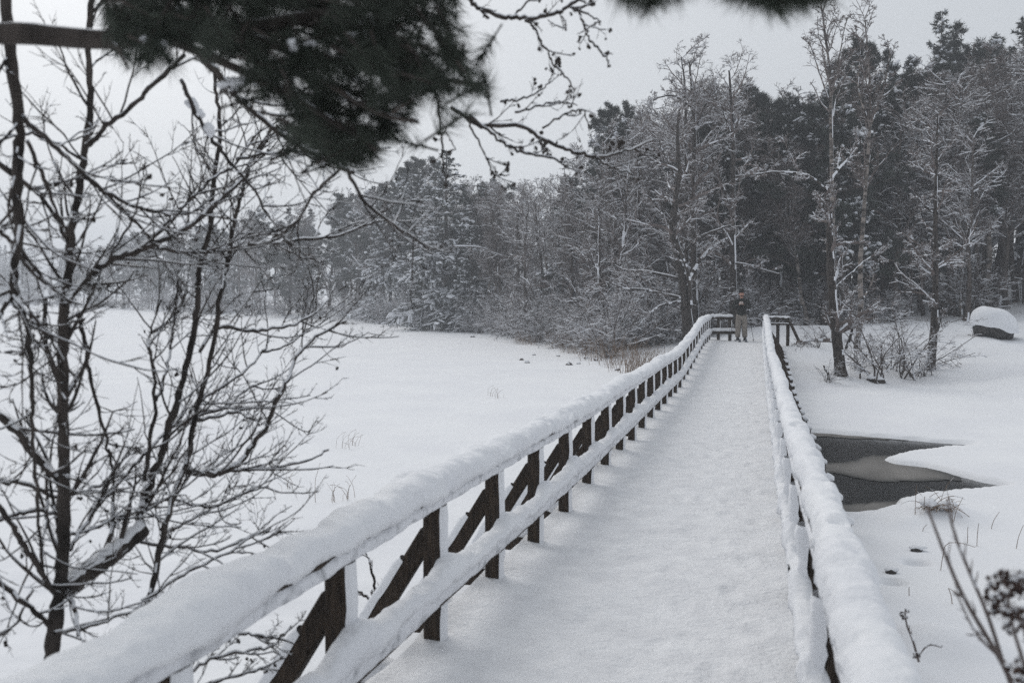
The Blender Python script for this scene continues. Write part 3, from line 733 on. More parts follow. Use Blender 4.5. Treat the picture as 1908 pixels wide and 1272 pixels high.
# trees that stand out from the wood
put_px('spruce', 3, 832, 76, 282, 'broad snow laden spruce standing forward on the shore, left of the skyline gap', 'spruce', None, wide=1.35, rz=0.4)
put_px('pine', 1, 900, 80, 335, 'rounded snowy pine just right of the broad shore spruce', 'pine', None, wide=1.3, rz=1.4)
put_px('spruce', 1, 880, 72, 420, 'low spruce with heavy snow on its drooping boughs beside the broad pine', 'spruce', None, wide=1.7, rz=1.0)
put_px('spruce', 1, 775, 86, 470, 'small spruce bent under snow at the tip of the shore', 'spruce', None, wide=1.9, rz=2.0)
put_px('spruce', 0, 1742, 64, 28, 'tall spruce with a thin ragged tip on the right of the skyline', 'spruce', None, wide=1.0, rz=0.3)
put_px('pine', 1, 1802, 66, 42, 'tall dense dark pine right beside the ragged spruce tip', 'pine', None, wide=1.15, rz=2.2)
put_px('spruce', 1, 1895, 58, 36, 'dark spruce cut by the right edge of the photo with a white snowy bough', 'spruce', None, wide=1.1, rz=1.2)
put_px('pine', 0, 1590, 58, 105, 'dark topped pine between the two tall birches', 'pine', None, wide=0.9)
put_px('pine', 1, 1425, 60, 160, 'pine with a clump of white snow behind the middle of the bridge end', 'pine', None, wide=1.4)
put_px('pine', 0, 1150, 62, 218, 'small rounded pine top above the wood left of the tall twin alder', 'pine', None, wide=0.9)
put_px('spruce', 1, 1065, 58, 330, 'snow clotted spruce in the middle of the bare wood', 'spruce', None, wide=1.6)

# hero trees with traced trunks
def hero(name, label, cat, trunks, limbs=(), depth=None, twigs=(7, 6, 4), bark=None, lim_len=0.26, birch=False, seed=1, nl=22, lo=0.25, tmin=1.0, snow_side=0.8):
    """trunks/limbs: (px list [(x,y)], width0 px, width1 px, depth); first trunk's foot is set on the ground"""
    rg = np.random.default_rng(seed); fx, fy = trunks[0][0][0]
    base = ground_hit(fx, fy, 20.0)
    if depth: bx, by = bearing(fx, depth); base = np.array([bx, by, float(height(np.array([bx]), np.array([by]))[0])])
    d0 = depth_of(base)
    root = tag(empty(name, tuple(base)), label, cat)
    allP, allR = [], []
    for k, (pts, w0, w1, dd) in enumerate(list(trunks) + list(limbs)):
        n = 14 if k < len(trunks) else 10
        dd0, dd1 = (dd if isinstance(dd, tuple) else (dd, dd))
        P = np.array([at(x, y, d0 + dd0 + (dd1 - dd0) * i / (len(pts) - 1)) for i, (x, y) in enumerate(pts)])
        if k == 0: P[0] = base - np.array([0, 0, 0.1])
        P = resample(P, n) - base; R = np.linspace(w0, w1, n) * d0 / F / 2
        if k < len(trunks): R[0] *= 1.3
        mb = MB(); nf = 60 if k < len(trunks) else 24; Pf = resample(P, nf + 2)[:nf]; Rf = np.interp(np.linspace(0, 1, nf), np.linspace(0, 1, n), R); Pf[1:] += rg.normal(size=(nf - 1, 3)) * 0.005
        tube(mb, Pf, Rf, 11 if k < len(trunks) else 6, 0, 1, 0.0 if k < len(trunks) else 0.018, wind=snow_side, thr=0.70 if k < len(trunks) else 0.5, rg=rg, var=0.2)
        mb.build('trunk' if k < len(trunks) else 'limb', [bark or M_BARK, M_TSNOW], root)
        allP.append(resample(P, 10)); allR.append(np.linspace(R[0], R[-1], 10))
    P = np.array(allP); R = np.array(allR); nt_ = len(trunks)
    up = 0.10 if birch else 0.06
    A, Ra = grow(P[:nt_], R[:nt_], nl, lo, 0.98, 30 if birch else 58, lim_len, up, 0.15, 6, 0.42, 0.014, taper=0.6, rg=rg)
    if len(limbs):
        A2, Ra2 = grow(P[nt_:], R[nt_:], 6, 0.15, 1, 45, 0.4, 0.05, 0.18, 6, 0.5, 0.012, rg=rg); A = np.concatenate([A, A2]); Ra = np.concatenate([Ra, Ra2])
    B, Rb = grow(A, Ra, int(twigs[0]), 0.15, 1.0, 45, 0.45, 0.02, 0.16, 4, 0.55, 0.009, rg=rg, flat=0.7)
    C, Rc = grow(B, Rb, int(twigs[1]), 0.1, 1.0, 45, 0.6, -0.04 if birch else 0.02, 0.17, 3, 0.65, 0.006 * tmin, rg=rg)
    D, Rd = grow(C, Rc, int(twigs[2]), 0.1, 1.0, 45, 0.7, -0.10 if birch else 0, 0.17, 2, 0.8, 0.0045 * tmin, rg=rg)
    hi = 0.3 if birch else 0.0
    mb = MB(); tube(mb, A, Ra, 5, 0, 1, 0.032, thr=0.45 + hi * .6, rg=rg); tube(mb, B, Rb, 4, 0, 1, 0.024, thr=0.45 + hi, rg=rg)
    tube(mb, C, Rc, 4, 0, 1, 0.014, thr=0.52 + hi, rg=rg, cap=False); tube(mb, D, Rd, 3, 0, 1, 0.008, thr=0.62 + hi, rg=rg)
    mb.build('crown', [M_TWIG, M_TSNOW], root)
    return root

hero('alder_tree', 'leaning dark alder with snow lined limbs beside the left rail end', 'alder',
     [([(1285, 607), (1275, 540), (1263, 474), (1254, 424), (1261, 358), (1266, 320), (1262, 250), (1268, 190)], 21, 4, 0)],
     [([(1287, 575), (1283, 513), (1268, 470), (1258, 440)], 9, 5, -0.3), ([(1283, 520), (1310, 477), (1335, 455), (1362, 440)], 7, 3, (0, 1.5)), ([(1274, 470), (1300, 445), (1329, 431), (1376, 415)], 6, 3, (0, -1.5)),
      ([(1272, 556), (1206, 541), (1160, 536), (1130, 520)], 6, 2, (0, -1)), ([(1270, 520), (1206, 506), (1165, 503), (1140, 490)], 6, 2, (0, 1)), ([(1256, 425), (1230, 395), (1215, 372), (1195, 360)], 6, 2, (0, -0.5)), ([(1261, 340), (1245, 300), (1236, 285), (1225, 255)], 5, 2, 0), ([(1272, 560), (1230, 570), (1205, 590), (1190, 605)], 5, 2, (0, -1.2))], seed=201, nl=14, lo=0.35, depth=40.5)
hero('alder_tree', 'tall twin stemmed alder rising highest behind the left rail end', 'alder',
     [([(1296, 596), (1293, 480), (1292, 335), (1294, 230), (1288, 157), (1284, 110)], 14, 3, 0), ([(1279, 592), (1279, 445), (1278, 262), (1276, 160), (1268, 100)], 10, 2, 0.3)],
     [([(1293, 250), (1310, 205), (1325, 180), (1340, 160)], 5, 2, 0), ([(1288, 200), (1260, 180), (1235, 180), (1210, 190)], 4, 2, 0)], seed=202, nl=20, lo=0.2, depth=43.0)
hero('alder_tree', 'straight dark alder directly behind the standing skier', 'alder',
     [([(1367, 592), (1366, 500), (1365, 400), (1366, 262), (1361, 171), (1358, 125)], 15, 3, 0)],
     [([(1366, 400), (1340, 330), (1318, 305), (1295, 290)], 5, 2, 0), ([(1366, 262), (1345, 200), (1330, 180), (1322, 150)], 4, 2, 0), ([(1365, 250), (1385, 210), (1390, 180), (1394, 150)], 4, 2, 0), ([(1366, 490), (1400, 495), (1430, 505), (1460, 512)], 5, 2, (0, -1.5)), ([(1366, 330), (1410, 325), (1440, 322), (1480, 330)], 5, 2, (0, -1))], seed=203, nl=24, lo=0.15, depth=42.5)
hero('alder_tree', 'dark crooked alder on the bank right of the bridge end, forked high up', 'alder',
     [([(1567, 699), (1562, 650), (1556, 600), (1549, 520), (1546, 440), (1546, 400), (1538, 352)], 22, 9, 0)],
     [([(1538, 352), (1510, 330), (1480, 322), (1430, 322), (1395, 330)], 5, 2, (0, -1)), ([(1538, 354), (1560, 318), (1585, 290), (1610, 250)], 6, 2, (0, 1)), ([(1576, 650), (1590, 600), (1572, 560), (1560, 520)], 6, 3, 0.3), ([(1550, 540), (1590, 505), (1620, 480), (1650, 470)], 3, 1.5, (0, 1))], seed=204, nl=20, lo=0.2)
hero('birch_tree', 'slender pale birch, left of the two birches, reaching above the wood', 'birch',
     [([(1557, 640), (1553, 540), (1551, 400), (1549, 250), (1546, 130), (1536, 60), (1532, 15)], 13, 2, 3)], [([(1549, 200), (1525, 130), (1510, 85), (1490, 70)], 4, 1.5, 3), ([(1548, 160), (1565, 100), (1572, 60), (1580, 30)], 4, 1.5, 3)],
     bark=M_BIRCH, birch=True, seed=205, nl=22, lo=0.5, lim_len=0.2, tmin=0.85, twigs=(6, 6, 2))
hero('birch_tree', 'slender pale birch, right of the two birches, with a broom of fine twigs', 'birch',
     [([(1597, 650), (1604, 580), (1603, 500), (1608, 420), (1615, 320), (1622, 200), (1616, 90), (1611, 25)], 12, 2, 0.5)], [([(1620, 230), (1600, 170), (1602, 110), (1606, 60)], 4, 1.5, 0.5), ([(1620, 240), (1645, 170), (1655, 120), (1662, 80)], 4, 1.5, 0.5), ([(1606, 560), (1625, 525), (1628, 490)], 4, 2, 0.5)],
     bark=M_BIRCH, birch=True, seed=206, nl=26, lo=0.5, lim_len=0.2, tmin=0.85, twigs=(6, 6, 2))
hero('alder_tree', 'straight dark alder on the right bank beside the shrubs, nearest the boulder', 'alder',
     [([(1733, 688), (1740, 620), (1743, 540), (1743, 430), (1745, 300), (1748, 200)], 17, 3, 0)],
     [([(1738, 640), (1752, 600), (1758, 560)], 5, 2, 0), ([(1743, 500), (1770, 490), (1800, 488)], 4, 2, (0, 1)), ([(1743, 400), (1720, 380), (1700, 350)], 4, 2, 0)], seed=207, nl=26, lo=0.25)

# trunks standing in the snow of the right bank
for i, (px, py, tp) in enumerate(((1583, 585, 200), (1535, 580, 260), (1690, 590, 180), (1668, 592, 260), (1800, 596, 240), (1822, 575, 220), (1842, 560, 200), (1876, 575, 230), (1640, 588, 300), (1720, 588, 330), (1505, 585, 240), (1778, 590, 300))):
    p = ground_hit(px, py, 30.0); p[2] -= 0.05
    put('tall', i, p, top_height(px, tp, p), 'slim dark trunked tree standing on the snowy bank behind the boulder', 'tree', 'slim trees on the right bank', wide=1.0)

# a young birch bent over under its snow
def bent():
    base = ground_hit(960, 612, 30.0); d0 = depth_of(base); root = tag(empty('bent_sapling', tuple(base)), 'young tree bowed into a white snowy arch at the edge of the wood', 'sapling')
    P = resample(np.array([at(x, y, d0) for x, y in ((960, 612), (958, 560), (955, 510), (940, 485), (915, 468), (890, 460), (845, 459))]), 20) - base
    R = np.linspace(6, 3, 20) * d0 / F / 2; mb = MB(); tube(mb, P, R, 6, 0, 1, 0.06, thr=0.3, var=0.2); mb.build('trunk', [M_BARKF, M_TSNOW], root)
    A, Ra = grow(P[None], R[None], 16, 0.3, 1, 40, 0.16, -0.25, 0.12, 4, 0.5, 0.008); B, Rb = grow(A, Ra, 4, 0.2, 1, 40, 0.5, -0.2, 0.15, 3, 0.6, 0.006)
    mb = MB(); tube(mb, A, Ra, 4, 0, 1, 0.015); tube(mb, B, Rb, 3, 0, 1, 0.01); mb.build('crown', [M_TWIG, M_TSNOW], root)
bent()

# shrubs along the shores
for i in range(58):
    px = 655 + (1280 - 655) * (i + rgf.random()) / 58; d = front(px) + rgf.uniform(-0.5, 6)
    if px > 1150: d = max(d, 42 + 4 * rgf.random())
    x, y = bearing(px, d); z = float(height(np.array([x]), np.array([y]))[0]) - 0.03
    put('bush', i, (x, y, z), rgf.uniform(1.6, 3.6), 'low bare shrub powdered with snow along the left shore', 'shrub', 'bare shrubs along the left shore', rg=rgf, wide=rgf.uniform(0.8, 1.3))
for i in range(24):
    px = -40 + 720 * (i + rgf.random()) / 24; d = front(px) + rgf.uniform(0.5, 6)
    x, y = bearing(px, d); z = float(height(np.array([x]), np.array([y]))[0]) - 0.03
    put('bush', i, (x, y, z), rgf.uniform(2.0, 4.5), 'snowy bare shrub on the far lake shore', 'shrub', 'bare shrubs on the far shore', rg=rgf, wide=1.3)
for i in range(18):
    px = 1300 + 500 * ((i + rgf.random()) / 18) ** 1.5; d = max(front(px) + rgf.uniform(9, 30), 44 + 5 * rgf.random())
    x, y = bearing(px, d); z = float(height(np.array([x]), np.array([y]))[0]) - 0.03
    put('bush', i, (x, y, z), rgf.uniform(1.6, 3.4), 'bare shrub of the undergrowth in the dark wood behind the bridge end', 'shrub', 'undergrowth behind the bridge end', rg=rgf, wide=1.2)
for px, py, h, lb in ((1632, 712, 2.3, 'arching bare shrub growing from a dark stump between the right bank alders'), (1690, 705, 2.3, 'bare shrub with long slanting stems just left of the straight right bank alder'),
                      (1720, 700, 1.3, 'upright bare shrub at the foot of the straight right bank alder'), (1655, 690, 1.5, 'thin bare shrub behind the stump on the right bank'), (1542, 712, 0.7, 'tiny bare shrub left of the crooked alder foot'), (1600, 690, 1.4, 'bare shoots growing at the foot of the right birch'), (1522, 648, 1.0, 'spreading bare shrub between the far end brace and the crooked alder')):
    p = ground_hit(px, py, 15.0); p[2] -= 0.03; put('thin', int(px), p, h, lb, 'shrub', None, wide=1.3)

# stump under the arching shrub
p = ground_hit(1632, 712, 15.0); root = tag(empty('tree_stump', tuple(p)), 'low dark snow capped stump at the foot of the arching shrub', 'stump')
mb = MB(); blob(mb, (0, 0, 0.0), (0.24, 0.18, 0.16), 0, 14, 9, 0.35, 4); mb.build('stump_wood', M_BARK, root)
mb = MB(); blob(mb, (0, 0.04, 0.13), (0.25, 0.2, 0.12), 0, 14, 8, 0.2, 6); mb.build('snow_cap', M_SNOW, root)
p = ground_hit(1545, 708, 15.0); root = tag(empty('broken_stick', tuple(p)), 'short dark broken stick poking from the snow near the crooked alder', 'stick')
mb = MB(); tube(mb, resample(np.array([(0, 0, -0.05), (-0.03, 0, 0.18), (-0.10, 0, 0.28), (-0.16, 0, 0.42)]), 8), np.linspace(0.05, 0.025, 8), 6, 0, 1, 0.03); mb.build('stick', [M_BARK, M_SNOW], root)

# boulder
def boulder():
    p = ground_hit(1852, 629, 20.0); d = depth_of(p); s = d / F
    root = tag(empty('boulder', tuple(p)), 'big dark boulder wearing a thick white dome of snow on the right bank', 'boulder')
    mb = MB(); blob(mb, (0, 0, 20 * s), (38 * s, 36 * s, 30 * s), 0, 28, 18, 0.13, 3, Euler((0, 0.16, 0)).to_matrix()); mb.build('rock', M_ROCK, root)
    mb = MB(); u = 36; V = []
    for i, ph in enumerate(np.linspace(0, 1, 14)):
        for a in np.linspace(0, 2 * math.pi, u, endpoint=False):
            r = math.sin(ph * math.pi / 2) ** 0.8; edge = 0.05 * math.sin(3 * a + 1) + 0.04 * math.sin(7 * a)
            x = 42 * s * r * math.cos(a); y = 40 * s * r * math.sin(a)
            z = 28 * s + 28 * s * math.cos(ph * math.pi / 2) ** 0.9 - (12 * s * ph ** 3) - 0.22 * x + edge * ph ** 2 * 22 * s
            V.append((x, y, z))
    V = np.array(V); idx = np.arange(len(V)).reshape(14, u)
    V[:, 2] += fbm(V * 2.5, 3, 8) * 0.03
    Fq = np.stack([idx[:-1], idx[1:], np.roll(idx, -1, 1)[1:], np.roll(idx, -1, 1)[:-1]], -1).reshape(-1, 4)
    mb.add(V, Fq, 0); mb.build('snow_cap', M_SNOW, root)
boulder()

# ------------------------------------------------------------------ reeds and dry stalks
def stalk_mesh(seed, n, h, spread, bend=0.25, snow=False):
    rg = np.random.default_rng(seed); P = np.zeros((n, 6, 3)); P[:, 0, :2] = rg.normal(size=(n, 2)) * spread * 0.4
    d = unit(np.stack([rg.normal(size=n) * 0.22, rg.normal(size=n) * 0.22, np.ones(n)], -1)); q = P[:, 0].copy(); L = h * rg.uniform(0.5, 1.15, n)
    for s in range(5):
        d = unit(d + rg.normal(size=(n, 3)) * 0.07 + np.stack([rg.normal(size=n) * bend * s * 0.25, rg.normal(size=n) * bend * s * 0.25, -bend * s * 0.18 * rg.random(n)], -1)); q = q + d * (L / 5)[:, None]; P[:, s + 1] = q
    P[:, 0, 2] -= 0.05
    R = np.linspace(0.0045, 0.002, 6)[None] * np.ones((n, 1))
    mb = MB(); tube(mb, P, R * (1.0 if h < 0.8 else 1.5), 4, 0, 1 if snow else None, 0.004, thr=0.7); return mb.mesh('stalks', [M_REED, M_TSNOW])
REED = [stalk_mesh(1, 9, 0.75, 0.16), stalk_mesh(2, 14, 0.9, 0.3, 0.35), stalk_mesh(3, 6, 0.6, 0.2, 0.6), stalk_mesh(6, 1, 0.75, 0.05, 0.1)]
FREED = [stalk_mesh(4, 26, 1.3, 0.9, 0.3, True), stalk_mesh(5, 22, 1.1, 0.8, 0.5, True)]
def reed(me, p, s, label, group=None, name='reed_clump', rz=None):
    o = bpy.data.objects.new(name, me); col.objects.link(o); o.location = tuple(p); o.scale = (s, s, s); o.rotation_euler = (0, 0, rng.uniform(0, 6.28) if rz is None else rz)
    return tag(o, label, 'reeds', group)
for i in range(44):
    px = 950 + 330 * rgf.random(); d = front(px) + rgf.uniform(-5.5, 3.0)
    x, y = bearing(px, d)
    if x > XL - 1.0: continue
    reed(FREED[i % 2], (x, y, float(height(np.array([x]), np.array([y]))[0])), rgf.uniform(0.45, 0.95), 'tuft of rusty dry reeds at the lake edge left of the bridge', 'reed tufts at the left lake edge')
for px, py, s, k in ((592, 935, 0.8, 3), (645, 930, 0.62, 2), (535, 912, 0.55, 2), (625, 935, 0.5, 2)):
    reed(REED[k], ground_hit(px, py, 5.0), s, f'dry reed stalks on the lake ice, {dict([(592, "single upright stalk left of the shrub twigs end"), (645, "bent cluster just above the left rail"), (535, "arched stem among the shrub twigs"), (625, "low stems beside the bent cluster")])[px]}')
for px, py in ((915, 738), (929, 742), (640, 835), (658, 830)):
    reed(REED[2], ground_hit(px, py, 5.0), 0.55, 'few thin grass stems sticking out of the white lake ice', 'grass stems on the lake ice')
for i, (px, py, h, bx, lb) in enumerate(((1705, 958, 0.34, 2, 'upright stalk beside the sedge mound'), (1776, 975, 0.30, -8, 'stalk leaning left behind the mound'), (1776, 973, 0.28, 16, 'stalk leaning right of the mound'), (1803, 1012, 0.17, 0, 'short upright stalk right of the mound'),
        (1820, 1018, 0.24, 3, 'taller of the upright stalk pair right of the mound'), (1846, 985, 0.19, 14, 'short slanting stalk far right'), (1893, 1022, 0.24, 12, 'slanting stalk at the right edge'), (1718, 990, 0.08, 9, 'tiny stalk in front of the mound'), (1694, 1110, 0.07, 0, 'tiny stub beside the right rail'), (1752, 1062, 0.3, 14, 'bent stalk in the middle of the bank'), (1775, 1125, 0.12, -6, 'short hooked stalk low on the bank'))):
    p = ground_hit(px, py, 3.0); d = depth_of(p)
    pts = np.array([(0, 0, -0.03), (bx / F * d * 0.3, 0.01, h * 0.4), (bx / F * d * 0.8, 0.02, h * 0.8), (bx / F * d, 0.0, h)])
    if i in (9,): pts = np.vstack([pts[:3], [(bx / F * d * 2.6, 0.02, h * 0.84)], [(bx / F * d * 4.4, 0.05, h * 0.72)]])
    if i == 10: pts = np.vstack([pts, [(0.10, 0, h * 0.3)]])
    mb = MB(); tube(mb, resample(pts, 10), np.linspace(0.0035, 0.0022, 10), 5, 0, None)
    o = mb.build('dry_stalk', [M_REED], loc=tuple(p)); tag(o, f'thin brown dry {lb}', 'stalk', 'dry stalks on the near right bank')
p = ground_hit(1735, 952, 3.0); d = depth_of(p)
root = tag(empty('sedge_tussock', tuple(p)), 'snow capped sedge tussock with arching dry blades at the water edge', 'grass tussock')
n = 46; rg = np.random.default_rng(5); P = np.zeros((n, 8, 3)); P[:, 0, 0] = rg.choice([-0.02, 0.17], n) + rg.normal(size=n) * 0.05; P[:, 0, 1] = rg.normal(size=n) * 0.05; P[:, 0, 2] = 0.02
dd = unit(np.stack([rg.normal(size=n) * 0.7, rg.normal(size=n) * 0.5, np.ones(n)], -1)); q = P[:, 0].copy(); L = rg.uniform(0.15, 0.42, n)
for s in range(7):
    dd = unit(dd + np.array([0, 0, -0.24]) + rg.normal(size=(n, 3)) * 0.05); q = q + dd * (L / 7)[:, None]; P[:, s + 1] = q
mb = MB(); tube(mb, P, np.linspace(0.0035, 0.0015, 8)[None] * np.ones((n, 1)), 4, 0, 1, 0.003, thr=0.7); mb.build('blades', [M_REED, M_SNOW], root)
mb = MB(); blob(mb, (-0.03, 0, 0.10), (0.10, 0.10, 0.05), 0, 12, 8, 0.25, 3); blob(mb, (0.16, 0.03, 0.08), (0.12, 0.1, 0.05), 0, 12, 8, 0.25, 5); mb.build('snow_cap', M_SNOW, root)
for px, py, r_ in ((1708, 1027, 0.055), (1660, 1068, 0.045)):  # dark snow-topped lumps added to stand for the shade inside the hollows
    p = ground_hit(px, py, 3.0); mb = MB(); blob(mb, (0, 0, 0.01), (r_, r_ * 0.8, r_ * 0.6), 0, 12, 8, 0.3, px); blob(mb, (0.01, 0.03, r_ * 0.55), (r_ * 1.5, r_ * 1.1, r_ * 0.5), 1, 12, 8, 0.25, px + 1)
    o = mb.build('hollow_shade', [M_ROCK, M_SNOW], loc=tuple(p)); tag(o, 'dark lump added for the shade in a snow hollow, ' + ('the one nearer the dry stalks' if px == 1708 else 'the one nearer the right handrail'), 'hollow_shade')
# dark tussocks poking out of the far lake edge
for i, (px, py, w) in enumerate(((982, 676, .2), (1060, 680, .24), (972, 671, .16), (1092, 668, .2), (880, 628, .3), (1078, 678, .15), (1110, 672, .16), (1040, 664, .15), (995, 662, .14), (1150, 690, .16))):
    p = ground_hit(px, py, 10.0); mb = MB(); blob(mb, (0, 0, 0.0), (w * .55, w * .5, w * .42), 0, 10, 7, 0.4, i); blob(mb, (0, 0, w * .22), (w * .5, w * .45, w * .28), 1, 10, 7, 0.3, i + 3); o = mb.build('tussock', [M_BARKF, M_SNOW], loc=tuple(p)); tag(o, 'small brown tussock breaking through the lake snow near the left shore', 'tussock', 'tussocks in the lake snow')

# dry weed with seed heads close at the right edge
def weed(label, stems, heads, d, hr):
    q = at(*stems[0][0][0], d); root = tag(empty('dry_weed', tuple(q)), label, 'dry weed')
    for pts, w0, w1 in stems:
        P = resample(np.array([at(x, y, d) for x, y in pts]) - q, 14); mb = MB(); tube(mb, P, np.linspace(w0, w1, 14) * d / F / 2, 6, 0, 1, 0.004, thr=0.6); mb.build('stem', [M_TWIG, M_SNOW], root)
        A, Ra = grow(P[None], (np.linspace(w0, w1, 14) * d / F / 2)[None], 7, 0.3, 1, 35, 0.16, 0.02, 0.12, 4, 0.6, 0.0012)
        mb = MB(); tube(mb, A, Ra, 4, 0, 1, 0.003, thr=0.6); tag(mb.build('twigs', [M_TWIG, M_SNOW], root), kind='stuff')
    rg = np.random.default_rng(8)
    for hx, hy, s in heads:
        c = at(hx, hy, d * rg.uniform(0.95, 1.08)) - q; mb = MB()
        for k_ in range(12):
            cc = c + rg.normal(size=3) * s * hr * 0.55; blob(mb, cc, np.array([.3, .3, .38]) * s * hr, 0, 6, 5, 0.4, k_)
            if k_ % 2: blob(mb, cc + np.array([0, 0, s * hr * 0.35]), np.array([.32, .32, .2]) * s * hr, 1, 6, 5, 0.3, k_)
        dr = unit(rg.normal(size=(60, 3))); blades(mb, np.repeat(c[None], 60, 0) + dr * s * hr * 0.8, dr, rg.uniform(0.3, 0.7, 60) * s * hr, np.full(60, s * hr * 0.12), 0, rg)
        mb.build('seed_head', [M_SEED, M_SNOW], root)
weed('blurred dry weed with bare pale stems leaning left at the lower right corner', [([(1890, 1290), (1868, 1235), (1800, 1120), (1760, 1030), (1728, 945)], 12, 5), ([(1872, 1245), (1842, 1150), (1800, 1050), (1776, 985), (1765, 930)], 9, 4), ([(1880, 1240), (1820, 1180), (1780, 1100)], 6, 3)], [], 2.1, 0.02)
weed('blurred weed with dark snowy seed head clusters cut by the right edge', [([(1925, 1290), (1900, 1210), (1885, 1160), (1878, 1110)], 9, 5), ([(1935, 1260), (1910, 1180), (1895, 1130)], 7, 4)],
     [(1862, 1090, 1), (1884, 1080, 1.1), (1848, 1115, .9), (1872, 1118, 1.2), (1900, 1100, 1.1), (1862, 1140, .9), (1890, 1140, 1.1), (1905, 1160, 1), (1880, 1165, .8), (1905, 1075, .9), (1899, 1252, 1.2), (1870, 1070, .7)], 1.9, 0.016)
weed('dark dry stalk with a ragged tassel standing against the right rail', [([(1712, 1232), (1700, 1190), (1690, 1165), (1686, 1140)], 5, 3), ([(1708, 1225), (1730, 1202), (1755, 1205)], 3, 2)], [(1709, 1222, .55), (1684, 1150, .5), (1690, 1138, .45), (1680, 1142, .4)], 4.4, 0.022)

# ------------------------------------------------------------------ foreground alder at the left
CONES = []
for k_ in range(3):
    b_ = MB(); blob(b_, (0, 0, 0), (0.0052, 0.0052, 0.0080), 0, 8, 6, 0.25, k_)
    blob(b_, (0.004 + 0.002 * k_, 0.003, -0.003), (0.0045, 0.0045, 0.0068), 0, 8, 6, 0.25, k_ + 5)
    CONES.append(b_.mesh('cone', [M_BARK]))
def near_tree(name, label, cat, stems, dens, seed, tw=(0.30, 0.5, 0.5), cones=0, snow=0.006, r2=0.0022):
    """stems: (px points, w0, w1, d0, d1)"""
    rg = np.random.default_rng(seed); first = stems[0]; q0 = at(*first[0][0], first[3])
    root = tag(empty(name, tuple(q0)), label, cat); allP, allR, Ls = [], [], []
    for pts, w0, w1, d0, d1 in stems:
        n = max(12, 5 * len(pts)); k = len(pts)
        P = resample(np.array([at(x, y, d0 + (d1 - d0) * i / (k - 1)) for i, (x, y) in enumerate(pts)]), n) - q0
        R = np.linspace(w0, w1, n) * np.linspace(d0, d1, n) / F / 2 * (1 + 0.08 * rg.normal(size=n))
        P += rg.normal(size=P.shape) * 0.003
        mb = MB(); tube(mb, P, R, 9, 0, 1, 0.022 if w0 > 28 and len(pts) < 6 else snow if w0 > 4 else snow * 0.6, wind=0.25, thr=0.52, rg=rg, var=0.12); mb.build('stem', [M_BARK, M_SNOW], root)
        allP.append(resample(P, 16)); allR.append(np.interp(np.linspace(0, 1, 16), np.linspace(0, 1, n), R)); Ls.append(np.linalg.norm(np.diff(P, axis=0), axis=1).sum())
    P = np.array(allP); R = np.array(allR); Ls = np.array(Ls)
    A, Ra = grow(P, R, np.maximum(2, (Ls * dens[0]).astype(int)), 0.05, 1.0, 44, tw[0], 0.055, 0.09, 9, 0.42, r2 * 1.4, rel=False, taper=0.3, rg=rg)
    B, Rb = grow(A, Ra, dens[1], 0.1, 1.0, 40, tw[1], 0.06, 0.11, 6, 0.6, r2 * 0.8, rg=rg); C, Rc = grow(B, Rb, dens[2], 0.15, 1.0, 44, tw[2], 0.02, 0.14, 4, 0.7, r2 * 0.6, rg=rg)
    mb = MB(); tube(mb, A, Ra, 6, 0, 1, snow * 0.7, wind=0.2, thr=0.55, rg=rg, var=0.2); tube(mb, B, Rb, 4, 0, 1, snow * 0.4, wind=0.2, thr=0.66, rg=rg); tube(mb, C, Rc, 3, 0, 1, snow * 0.3, wind=0.2, thr=0.75, rg=rg)
    tag(mb.build('twigs', [M_BARK, M_SNOW], root), kind='stuff')
    if cones:
        e = np.concatenate([B[:, -1], C[:, -1]]); pick = e[rg.choice(len(e), min(cones, len(e)), False)]; mb = MB()
        for c in pick:
            cs = rg.uniform(0.7, 1.15); o = bpy.data.objects.new('cone', CONES[int(rg.integers(3))]); col.objects.link(o); o.parent = root
            o.location = tuple(c + np.array([0, 0, -0.005])); o.scale = (cs, cs, cs); o.rotation_euler = (rg.normal() * 0.4, rg.normal() * 0.4, rg.uniform(0, 6))
    return root

near_tree('alder_tree', 'dark blurred alder trunk at the far left edge with crossing branches', 'alder', [
    ([(8, -30), (22, 120), (36, 240), (33, 330), (32, 470), (22, 555)], 24, 15, 3.0, 3.1),
    ([(22, 555), (45, 592), (57, 650), (61, 720), (60, 800), (66, 880), (76, 1010), (80, 1080)], 11, 5, 3.1, 3.3),
    ([(22, 550), (-10, 600), (-60, 640)], 9, 7, 3.1, 3.0),
    ([(44, 223), (95, 267), (145, 314), (196, 358), (270, 392), (331, 399), (380, 392)], 9, 3, 3.0, 3.9),
    ([(-10, 300), (40, 338), (81, 372), (112, 423), (135, 470)], 11, 5, 3.3, 3.5), ([(51, 264), (78, 325), (112, 406), (125, 440)], 8, 5, 3.0, 3.4),
    ([(20, 555), (60, 590), (100, 640), (150, 720)], 6, 3, 3.1, 3.4), ([(0, 430), (40, 470), (80, 520), (110, 545)], 7, 5, 3.2, 3.4),
], (13, 5, 3), 301, tw=(0.42, 0.45, 0.5), cones=26)
